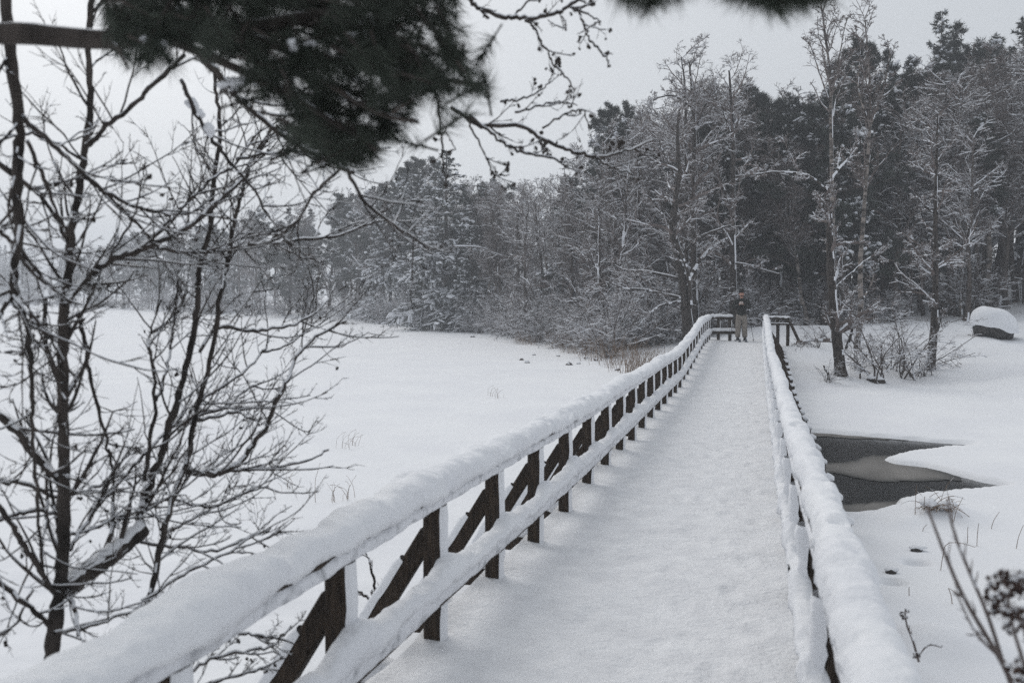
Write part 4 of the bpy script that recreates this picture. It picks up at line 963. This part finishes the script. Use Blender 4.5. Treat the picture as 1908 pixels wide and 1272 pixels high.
near_tree('alder_tree', 'multi stemmed leafless alder leaning over the left handrail, its thickest stem upright', 'alder', [
    ([(90, 1265), (97, 1200), (108, 1120), (116, 1040), (120, 950), (118, 850), (118, 750), (117, 650), (120, 570), (126, 500), (136, 420), (148, 350), (160, 270), (168, 180), (164, 80), (176, -30)], 27, 10, 3.3, 3.6),
    ([(160, 275), (200, 235), (255, 190), (300, 145), (345, 105)], 9, 7, 3.5, 3.3),
    ([(120, 566), (150, 530), (195, 490), (258, 466), (338, 432), (392, 388), (450, 335)], 17, 7, 3.4, 3.9),
    ([(120, 1098), (165, 1065), (215, 1030), (264, 985)], 38, 30, 3.4, 3.7),
    ([(262, 1005), (262, 955), (271, 920), (300, 851), (319, 784), (336, 728), (358, 633), (368, 560), (370, 508), (389, 430), (399, 330), (410, 237), (402, 169), (396, 100)], 16, 6, 3.7, 4.2),
    ([(272, 1145), (288, 1075), (305, 991), (325, 918), (347, 862), (364, 767), (392, 672), (409, 560), (420, 508), (434, 430), (447, 370), (470, 300), (505, 240)], 12, 6, 3.6, 4.4),
    ([(269, 900), (281, 812), (291, 752), (281, 661), (277, 627), (300, 560)], 9, 3, 3.7, 3.9), ([(291, 752), (314, 672), (325, 605), (345, 540)], 6, 3, 3.8, 4.1),
    ([(131, 1025), (168, 963), (224, 896), (280, 834), (316, 796), (350, 760)], 8, 5, 3.4, 4.0),
    ([(345, 876), (395, 884), (430, 872), (453, 852), (490, 802), (514, 751), (534, 710), (554, 663), (592, 626), (645, 597)], 14, 4, 4.0, 4.6),
    ([(345, 880), (420, 876), (470, 874), (560, 862), (612, 838)], 7, 3, 4.0, 4.5),
    ([(372, 655), (405, 612), (456, 616), (507, 614), (568, 596), (605, 565), (627, 528)], 7, 3, 4.0, 4.7),
    ([(352, 770), (375, 744), (450, 697), (490, 656), (503, 626)], 6, 3, 4.0, 4.5), ([(340, 790), (368, 775), (423, 758), (463, 724), (492, 712)], 6, 3, 4.0, 4.5),
    ([(319, 788), (382, 781), (440, 768), (492, 756)], 6, 3, 4.0, 4.4),
    ([(258, 466), (304, 464), (358, 472), (429, 464), (494, 454), (548, 449), (640, 436), (700, 412)], 7, 4, 3.7, 4.8),
    ([(-20, 760), (34, 806), (67, 851), (106, 890)], 16, 13, 3.4, 3.4), ([(-20, 920), (28, 985), (62, 1041), (101, 1103)], 11, 9, 3.2, 3.3), ([(-20, 1075), (50, 1125), (92, 1165)], 10, 9, 3.2, 3.3),
    ([(-10, 896), (56, 904), (106, 925), (160, 915), (240, 880)], 8, 4, 3.5, 3.7), ([(148, 588), (162, 661), (179, 750), (196, 806), (212, 890)], 8, 5, 3.6, 3.8), ([(82, 555), (84, 633), (106, 706), (116, 740)], 8, 7, 3.5, 3.4),
    ([(262, 1010), (330, 1020), (392, 1027), (459, 1004), (505, 983)], 6, 3, 3.7, 4.2), ([(265, 1120), (336, 1075), (403, 1041), (470, 1000)], 6, 3, 3.6, 4.0), ([(125, 1100), (140, 1140), (148, 1185)], 9, 7, 3.4, 3.3),
    ([(159, 331), (203, 365), (243, 406), (270, 432), (300, 470)], 7, 4, 3.5, 3.8), ([(260, 466), (304, 423), (355, 372), (399, 331), (439, 304), (483, 243)], 7, 4, 3.8, 4.2), ([(330, 436), (355, 423), (416, 372), (456, 321), (507, 250)], 6, 4, 3.9, 4.3),
    ([(338, 152), (355, 189), (389, 253), (422, 294), (470, 351), (500, 406)], 8, 4, 3.3, 3.9), ([(372, 105), (422, 152), (449, 189), (527, 253), (618, 304), (660, 320)], 11, 8, 3.1, 3.2),
    ([(640, 306), (684, 382), (751, 430), (800, 462)], 7, 3, 3.2, 3.9), ([(640, 310), (591, 355), (545, 420), (494, 454)], 5, 3, 3.4, 4.4), ([(439, 297), (507, 287), (554, 287), (600, 300)], 5, 3, 4.0, 4.0),
    ([(120, 960), (60, 950), (10, 965), (-30, 980)], 8, 6, 3.4, 3.3), ([(200, 490), (240, 420), (262, 360), (270, 300)], 5, 2, 3.5, 3.6), ([(490, 656), (540, 640), (600, 590), (640, 560)], 4, 2, 4.5, 4.9),
    ([(300, 1000), (370, 960), (430, 930), (500, 905)], 5, 2, 3.9, 4.3), ([(262, 950), (320, 930), (390, 945), (450, 925)], 5, 2, 3.8, 4.2), ([(118, 1000), (170, 985), (230, 960), (300, 945)], 6, 3, 3.4, 3.8),
    ([(100, 1180), (170, 1165), (240, 1140), (300, 1120)], 6, 3, 3.3, 3.6), ([(60, 1100), (30, 1160), (-20, 1200)], 6, 4, 3.3, 3.2), ([(160, 300), (110, 270), (60, 250), (20, 255)], 6, 3, 3.5, 3.4),
], (11, 5, 3), 302, tw=(0.45, 0.45, 0.5), cones=60)
# snow lump caught on a branch of that alder
root = [o for o in bpy.data.objects if o.name.startswith('alder_tree') and 'thickest stem' in str(o.get('label', ''))][0]
mb = MB(); rg = np.random.default_rng(77)
for q_ in range(16):
    t_q = rg.random(); c = at(352 + 46 * t_q, 190 + 66 * t_q, 3.44 + 0.1 * t_q) - np.array(root.location) + rg.normal(size=3) * 0.006 + np.array([0, 0, 0.008])
    blob(mb, c, rg.uniform(0.010, 0.020, 3) * (0.7 + 0.5 * t_q), 0, 9, 7, 0.35, q_)
mb.build('snow_lump', M_SNOW, root)

# low twigs between the left rail and the ice
near_tree('bare_shrub', 'small bare shrub poking up between the posts under the left handrail', 'shrub', [([(705, 1140), (700, 1095), (690, 1050), (682, 1030)], 7, 3, 5.6, 5.7), ([(712, 1148), (690, 1118), (665, 1100)], 7, 4, 5.6, 5.5), ([(700, 1100), (725, 1065), (745, 1040)], 4, 2, 5.6, 5.7)], (14, 4, 2), 303, tw=(0.10, 0.5, 0.5))
near_tree('bare_shrub', 'low bare twigs spreading below the left handrail near the bottom edge', 'shrub', [([(330, 1300), (370, 1240), (440, 1215), (500, 1205), (545, 1165)], 7, 3, 3.6, 3.8), ([(350, 1290), (400, 1270), (470, 1250), (530, 1225)], 6, 3, 3.6, 3.9), ([(440, 1180), (490, 1183), (545, 1198)], 5, 3, 3.7, 3.8)], (16, 5, 3), 304, tw=(0.16, 0.5, 0.5), cones=14)

# hanging alder branches with cones at the top centre
near_tree('alder_branch', 'snow edged alder branch curving down from the top of the photo with cones hanging', 'branch', [
    ([(870, -5), (893, 17), (927, 30), (961, 35), (1005, 34), (1046, 20), (1082, -4)], 8, 6, 3.6, 3.6), ([(981, 37), (998, 54), (1007, 78), (1022, 98), (1032, 122), (1059, 149), (1069, 169)], 5, 2.5, 3.6, 3.7),
    ([(1063, 12), (1083, 30), (1093, 64), (1106, 84), (1130, 108), (1136, 128)], 5, 3, 3.6, 3.6), ([(1063, 12), (1090, 24), (1112, 36), (1118, 48)], 4, 2, 3.6, 3.6), ([(950, 36), (975, 12), (1000, -10)], 4, 3, 3.6, 3.6), ([(1040, 22), (1052, 40), (1055, 58)], 3, 2, 3.6, 3.6)], (10, 4, 2), 305, tw=(0.10, 0.5, 0.5), cones=30, r2=0.0014)
near_tree('alder_branch', 'long drooping alder branch with many cones reaching right in front of the wood', 'branch', [
    ([(840, 200), (890, 233), (971, 237), (1012, 260), (1046, 275), (1083, 287), (1113, 294), (1147, 287), (1181, 277), (1215, 262)], 8, 3, 3.7, 4.1), ([(875, 215), (920, 253), (954, 277), (995, 289), (1032, 297), (1060, 312)], 6, 2.5, 3.7, 3.9), ([(1113, 294), (1140, 312), (1174, 324), (1190, 345)], 4, 2, 3.9, 4.1),
    ([(870, 225), (890, 262), (907, 297), (920, 324), (950, 328)], 4, 2, 3.7, 3.8), ([(930, 190), (954, 189), (995, 176), (1022, 155), (1032, 132)], 4, 2, 3.7, 3.7), ([(960, 210), (1000, 200), (1040, 190), (1075, 195)], 4, 2, 3.7, 3.8), ([(1010, 240), (1050, 215), (1085, 205), (1100, 245)], 4, 2, 3.8, 3.8)], (14, 5, 3), 306, tw=(0.14, 0.5, 0.5), cones=90, r2=0.0013)
near_tree('alder_branch', 'thin twig hanging straight down in front of the broad pine top', 'branch', [([(816, 190), (819, 216), (824, 270), (824, 324)], 5, 3, 3.5, 3.5), ([(820, 225), (840, 260), (848, 280)], 3, 2, 3.5, 3.5)], (8, 3, 2), 307, tw=(0.07, 0.5, 0.5), cones=10, r2=0.0013)

# ------------------------------------------------------------------ overhanging pine boughs
def in_poly(p, poly):
    return poly_sd(np.array([p[0]]), np.array([p[1]]), np.array(poly, float))[0] > 0
def bough(label, limbs, outline, n_tuft, d0, d1, seed, flow, nl=0.062, per=150, snowy=14, gaps=()):
    rg = np.random.default_rng(seed); q0 = at(*limbs[0][0][0], limbs[0][3]); root = tag(empty('pine_bough', tuple(q0)), label, 'pine bough')
    for pts, w0, w1, da, db in limbs:
        k = len(pts); P = resample(np.array([at(x, y, da + (db - da) * i / (k - 1)) for i, (x, y) in enumerate(pts)]), 24) - q0
        mb = MB(); tube(mb, P, np.linspace(w0, w1, 24) * np.linspace(da, db, 24) / F / 2, 10, 0, 1, 0.006, wind=0.1, thr=0.85, rg=rg, var=0.12); mb.build('limb', [M_BARK, M_SNOW], root)
    poly = np.array(outline, float); mn, mxx = poly.min(0), poly.max(0); tips = []
    while len(tips) < n_tuft:
        if len(tips) % 6 == 0 or not len(tips):
            for _ in range(200):
                cc0 = rg.uniform(mn, mxx)
                if in_poly(cc0, poly): break
            cd0 = rg.uniform(d0, d1)
        c = cc0 + rg.normal(size=2) * np.array([24, 19])
        if in_poly(c, poly) and rg.random() < 0.92 and not any((c[0] - gx) ** 2 + (c[1] - gy) ** 2 < gr ** 2 for gx, gy, gr in gaps): tips.append((c[0], c[1], cd0 + rg.normal() * 0.04))
    tips = np.array(tips); fo = MB(); tw = MB(); tp = []
    for cx, cy, d in tips:
        fxy = flow(cx, cy) + rg.normal(size=2) * 0.55; fxy /= np.linalg.norm(fxy) + 1e-9
        tip = at(cx, cy, d) - q0; snow_ok = 240 < cx < 800 and cy < 205; L = rg.uniform(0.05, 0.11)
        dv = unit(at(cx + fxy[0] * 50, cy + fxy[1] * 50, d + rg.normal() * 0.04) - at(cx, cy, d))
        base = tip - dv * L
        if snow_ok: tp.append(base)
        tube(tw, np.stack([base - dv * 0.03, base, tip]), np.array([0.003, 0.0027, 0.002]), 4, 0, None)
        t = rg.random(per); bp = base + (tip - base) * t[:, None] + rg.normal(size=(per, 3)) * 0.002
        perp = unit(np.cross(dv, rg.normal(size=(per, 3)))); a = np.radians(rg.uniform(30, 78, per)) * (1.1 - 0.55 * t)
        nd = unit(dv * np.cos(a)[:, None] + perp * np.sin(a)[:, None]); blades(fo, bp, nd, rg.uniform(0.6, 1.15, per) * nl, np.full(per, 0.0019), 0, rg)
    tag(fo.build('needles', [M_NEED], root, False), kind='stuff'); tag(tw.build('shoots', [M_BARK], root), kind='stuff')
    sn = MB()
    for i in range(snowy):
        c = tp[int(rg.integers(len(tp)))] + np.array([0, 0, 0.004])
        for q_ in range(5): blob(sn, c + rg.normal(size=3) * np.array([0.014, 0.014, 0.004]), rg.uniform(0.006, 0.016, 3) * np.array([1.2, 1.0, 0.7]), 0, 8, 6, 0.4, i * 7 + q_)
    if snowy: tag(sn.build('snow_clumps', [M_SNOW], root), kind='stuff')
    return root
bough('big dark pine bough hanging across the top left of the photo', [
    ([(-60, 62), (60, 66), (180, 76), (300, 70), (420, 60), (540, 40), (680, 20)], 40, 18, 2.3, 2.3), ([(300, 70), (420, 120), (540, 180), (640, 240), (700, 280)], 16, 6, 2.3, 2.2), ([(420, 60), (560, 100), (700, 130), (820, 150), (900, 160)], 16, 6, 2.3, 2.3), ([(540, 40), (680, 70), (800, 90)], 12, 5, 2.35, 2.5), ([(200, 72), (225, 100), (240, 130)], 9, 4, 2.3, 2.2), ([(600, 150), (700, 210), (780, 230)], 9, 4, 2.2, 2.1)],
    [(180, -60), (180, 50), (200, 100), (235, 130), (258, 160), (300, 128), (370, 80), (430, 85), (470, 140), (500, 205), (545, 240), (600, 278), (660, 312), (728, 300), (755, 250), (800, 215), (860, 216), (925, 185), (938, 150), (898, 115), (850, 95), (870, 50), (850, 0), (850, -60)],
    500, 2.0, 2.65, 401, lambda x, y: np.array([0.9, 0.55]) if x > 420 else np.array([-0.15, 0.8]), per=125, gaps=((612, 62, 10), (650, 75, 9), (545, 30, 8), (830, 135, 9), (760, 70, 8), (700, 20, 8)), snowy=26)
bough('dark blurred pine twigs poking in from the top edge right of centre', [([(1180, -60), (1215, -25), (1225, 10)], 10, 5, 1.5, 1.5), ([(1380, -70), (1420, -30), (1450, 5)], 10, 5, 1.5, 1.5), ([(1150, -60), (1300, -50), (1450, -60), (1560, -60)], 20, 16, 1.5, 1.5)],
      [(1130, -60), (1140, -15), (1190, 15), (1215, 30), (1245, 8), (1275, -22), (1310, -12), (1340, -15), (1375, -2), (1405, 18), (1440, 28), (1470, 40), (1490, 22), (1520, 2), (1570, -14), (1600, -60)], 85, 1.4, 1.62, 402, lambda x, y: np.array([0.25, 1.0]), nl=0.05, snowy=0)

# ------------------------------------------------------------------ the skier at the far end
M_SKIN = mat('skin', (0.42, 0.22, 0.16), (0.50, 0.27, 0.20), 20, 0.6)
M_JACK = mat('black_jacket', (0.010, 0.011, 0.010), (0.022, 0.024, 0.020), 14, 0.75, 0.01, 14)
M_TROU = mat('khaki_trousers', (0.20, 0.175, 0.15), (0.28, 0.25, 0.22), 10, 0.85, 0.012, 10)
M_HAT = mat('dark_wool', (0.012, 0.011, 0.011), (0.025, 0.022, 0.022), 60, 0.9)
M_GLOVE = mat('pale_glove', (0.42, 0.36, 0.33), (0.55, 0.48, 0.45), 30, 0.8)
M_DARK = mat('dark_plastic', (0.012, 0.012, 0.014), None, rough=0.5)
M_SKI = mat('ski_top', (0.10, 0.11, 0.13), (0.30, 0.31, 0.34), 7, 0.4)
def skin(name, V, E, R, m, parent, lv=2):
    me = bpy.data.meshes.new(name); me.from_pydata(V, E, []); o = bpy.data.objects.new(name, me); col.objects.link(o)
    md = o.modifiers.new('skin', 'SKIN'); md.use_smooth_shade = True
    for i, r in enumerate(R):
        sv = me.skin_vertices[0].data[i]; sv.radius = r if isinstance(r, tuple) else (r, r); sv.use_root = (i == 0)
    sb = o.modifiers.new('sub', 'SUBSURF'); sb.levels = sb.render_levels = lv
    me.materials.append(m); o.parent = parent; return o
def skier():
    x, y = bearing(1381, 34.6); z = float(zdeck(y)) + 0.015
    root = tag(empty('person', (x, y, z), math.radians(6)), 'skier in black jacket and khaki trousers standing at the far bridge end', 'person')
    # body, one continuous surface: pelvis first
    V = [(0, 0, .93), (0, .01, 1.12), (0, .01, 1.33), (0, 0, 1.46), (0, -.015, 1.53), (0, -.02, 1.60), (0, -.015, 1.68), (0, -.012, 1.725)]
    R = [(.10, .07), (.10, .07), (.12, .08), (.075, .07), (.05, .055), (.068, .085), (.076, .095), (.045, .06)]
    E = [(i, i + 1) for i in range(7)]
    def chain(start, pts, rad):
        p = start
        for q_, r_ in zip(pts, rad): V.append(q_); R.append(r_); E.append((p, len(V) - 1)); p = len(V) - 1
        return p
    for s in (-1, 1):
        w = chain(2, [(s * .17, .01, 1.40), (s * .25, .0, 1.17), (s * .14, -.16, 1.22), (s * .05 - .03, -.21, 1.29)], [.055, .04, .030, .022])
        pm_ = chain(w, [(s * .025 - .03, -.225, 1.32)], [(.030, .020)])
        for f_ in range(4):
            bx, bz = s * .03 - .03, 1.33 + f_ * 0.004
            chain(pm_, [(bx - s * (.012 + .008 * f_), -.245 - .004 * f_, 1.345 - .018 * f_), (bx - s * (.035 + .004 * f_), -.243, 1.35 - .019 * f_)], [.010, .008])
        chain(pm_, [(s * .03 - .03, -.215, 1.355), (s * .012 - .03, -.222, 1.378)], [.011, .009])
        chain(0, [(s * .09, 0, .84), (s * .10, -.02, .50), (s * .11, 0, .12), (s * .125, -.13, .055)], [.075, .055, .042, .035])
    skin('body', V, E, R, M_SKIN, root)
    # face details
    mb = MB(); blob(mb, (0, -.118, 1.625), (.014, .022, .026), 0, 8, 6, 0.05, 1); mb.build('nose', M_SKIN, root)
    for s in (-1, 1):
        mb = MB(); blob(mb, (s * .030, -.098, 1.655), (.011, .008, .008), 0, 8, 6, 0, 1); mb.build('eye', M_DARK, root)
        mb = MB(); blob(mb, (s * .078, 0, 1.63), (.012, .022, .034), 0, 8, 6, 0.05, 1); mb.build('ear', M_SKIN, root)
    mb = MB(); blob(mb, (0, -.100, 1.585), (.024, .008, .007), 0, 8, 6, 0, 1); mb.build('mouth', mat('lips', (.22, .07, .06)), root)
    mb = MB(); blob(mb, (0, -.055, 1.560), (.054, .050, .026), 0, 12, 8, 0.1, 1); mb.build('beard', M_HAT, root)
    # clothes
    V2 = [(0, 0, .74), (0, .01, 1.05), (0, .012, 1.30), (0, .005, 1.44), (0, -.01, 1.52)]; R2 = [(.185, .135), (.175, .135), (.195, .14), (.12, .105), (.082, .085)]; E2 = [(0, 1), (1, 2), (2, 3), (3, 4)]
    for s in (-1, 1):
        k = len(V2); V2 += [(s * .20, .01, 1.39), (s * .275, .0, 1.15), (s * .15, -.165, 1.215), (s * .065 - .025, -.205, 1.28)]; R2 += [.095, .085, .068, .055]; E2 += [(2, k), (k, k + 1), (k + 1, k + 2), (k + 2, k + 3)]
    skin('jacket', V2, E2, R2, M_JACK, root)
    V3 = [(0, 0, .92), (0, 0, 1.06)]; R3 = [(.165, .125), (.155, .115)]; E3 = [(0, 1)]
    for s in (-1, 1):
        k = len(V3); V3 += [(s * .095, 0, .80), (s * .11, -.02, .48), (s * .12, .0, .18), (s * .12, .0, .12)]; R3 += [.115, .098, .098, .09]; E3 += [(0, k), (k, k + 1), (k + 1, k + 2), (k + 2, k + 3)]
    skin('trousers', V3, E3, R3, M_TROU, root)
    mb = MB(); blob(mb, (0, .004, 1.735), (.110, .124, .09), 0, 16, 10, 0.04, 2); blob(mb, (0, .0, 1.705), (.114, .128, .030), 0, 16, 8, 0.03, 3); mb.build('beanie', M_HAT, root)
    for s in (-1, 1):
        mb = MB(); blob(mb, (s * .028 - .03, -.232, 1.325), (.042, .034, .052), 0, 10, 8, 0.1, 2)
        mb.build('glove', M_GLOVE, root)
        mb = MB(); blob(mb, (s * .125, -.05, .075), (.058, .15, .07), 0, 12, 9, 0.06, 2); mb.build('boot', M_DARK, root)
    c, s_ = math.cos(math.radians(6)), math.sin(math.radians(6))
    def wld(p): return (x + c * p[0] - s_ * p[1], y + s_ * p[0] + c * p[1], z + p[2])
    for s, nm in ((-1, 'left'), (1, 'right')):
        mb = MB(); ys_ = np.linspace(-0.75, 0.65, 16); zz = 0.004 + 0.10 * np.clip((-ys_ - 0.5) / 0.25, 0, 1) ** 2; hw = 0.045 * np.clip((ys_ + 0.77) / 0.12, 0.25, 1)
        V = [];
        for a_, b_, w_ in zip(ys_, zz, hw):
            a2 = a_; xo = s * 0.125 - 0.05 * a_ * s * -1 * 0.6
            V += [(xo - w_, a2, b_), (xo + w_, a2, b_), (xo + w_, a2, b_ + .014), (xo - w_, a2, b_ + .014)]
        idx = np.arange(64).reshape(16, 4); A = idx[:-1]; B = np.roll(idx, -1, 1)[:-1]; C = np.roll(idx, -1, 1)[1:]; D = idx[1:]
        mb.add(V, np.stack([A, B, C, D], -1).reshape(-1, 4)); mb.add(np.array(V)[[0, 1, 2, 3]], [[3, 2, 1, 0]])
        blob(mb, (s * .125, -.40, .02), (.07, .13, .02), 1, 10, 6, 0.3, 4)
        o = mb.build('ski', [M_SKI, M_SNOW], None, False, loc=(x, y, z)); o.rotation_euler = (0, 0, math.radians(6))
        tag(o, f'snow dusted short ski under the skier, on the {nm} in the photo', 'ski')
        a_, b_ = np.array([s * .24 - (.02 if s < 0 else 0), -.03, .98]), np.array([s * .42 - (.0 if s > 0 else -.03), -.10, -0.02])
        mb = MB(); tube(mb, np.stack([a_, (a_ + b_) / 2, b_]), np.array([.010, .009, .007]), 6, 0, None); tube(mb, np.stack([a_, a_ + (a_ - b_) * 0.1]), np.array([.018, .018]), 6, 0, None)
        t_ = b_ + (a_ - b_) * 0.07; blob(mb, t_, (.045, .045, .010), 0, 12, 6, 0, 1)
        o = mb.build('ski_pole', [M_DARK], None, loc=(x, y, z)); o.rotation_euler = (0, 0, math.radians(6))
        tag(o, f'thin dark ski pole slanting outward beside the skier, {"nearer the left end rail" if s < 0 else "nearer the right handrail"}', 'ski pole')
skier()

# unused prototypes must not stay at the origin
for lst in protos.values():
    for o in lst:
        if o.name not in used:
            for c in list(o.children): bpy.data.objects.remove(c)
            bpy.data.objects.remove(o)

# ------------------------------------------------------------------ cold air
HAZE = 0.0017
if HAZE:
    mb = MB(); box(mb, (0, 0, 16.5), (910, 910, 41)); o = mb.build('haze', bpy.data.materials.new('cold_air'), None, False); tag(o, kind='stuff')
    m = o.data.materials[0]; m.use_nodes = True; t = m.node_tree; t.nodes.clear(); out = t.nodes.new('ShaderNodeOutputMaterial'); pv = t.nodes.new('ShaderNodeVolumePrincipled')
    pv.inputs['Color'].default_value = (0.91, 0.94, 0.99, 1); pv.inputs['Density'].default_value = HAZE; pv.inputs['Anisotropy'].default_value = 0.2
    t.links.new(pv.outputs[0], out.inputs['Volume'])
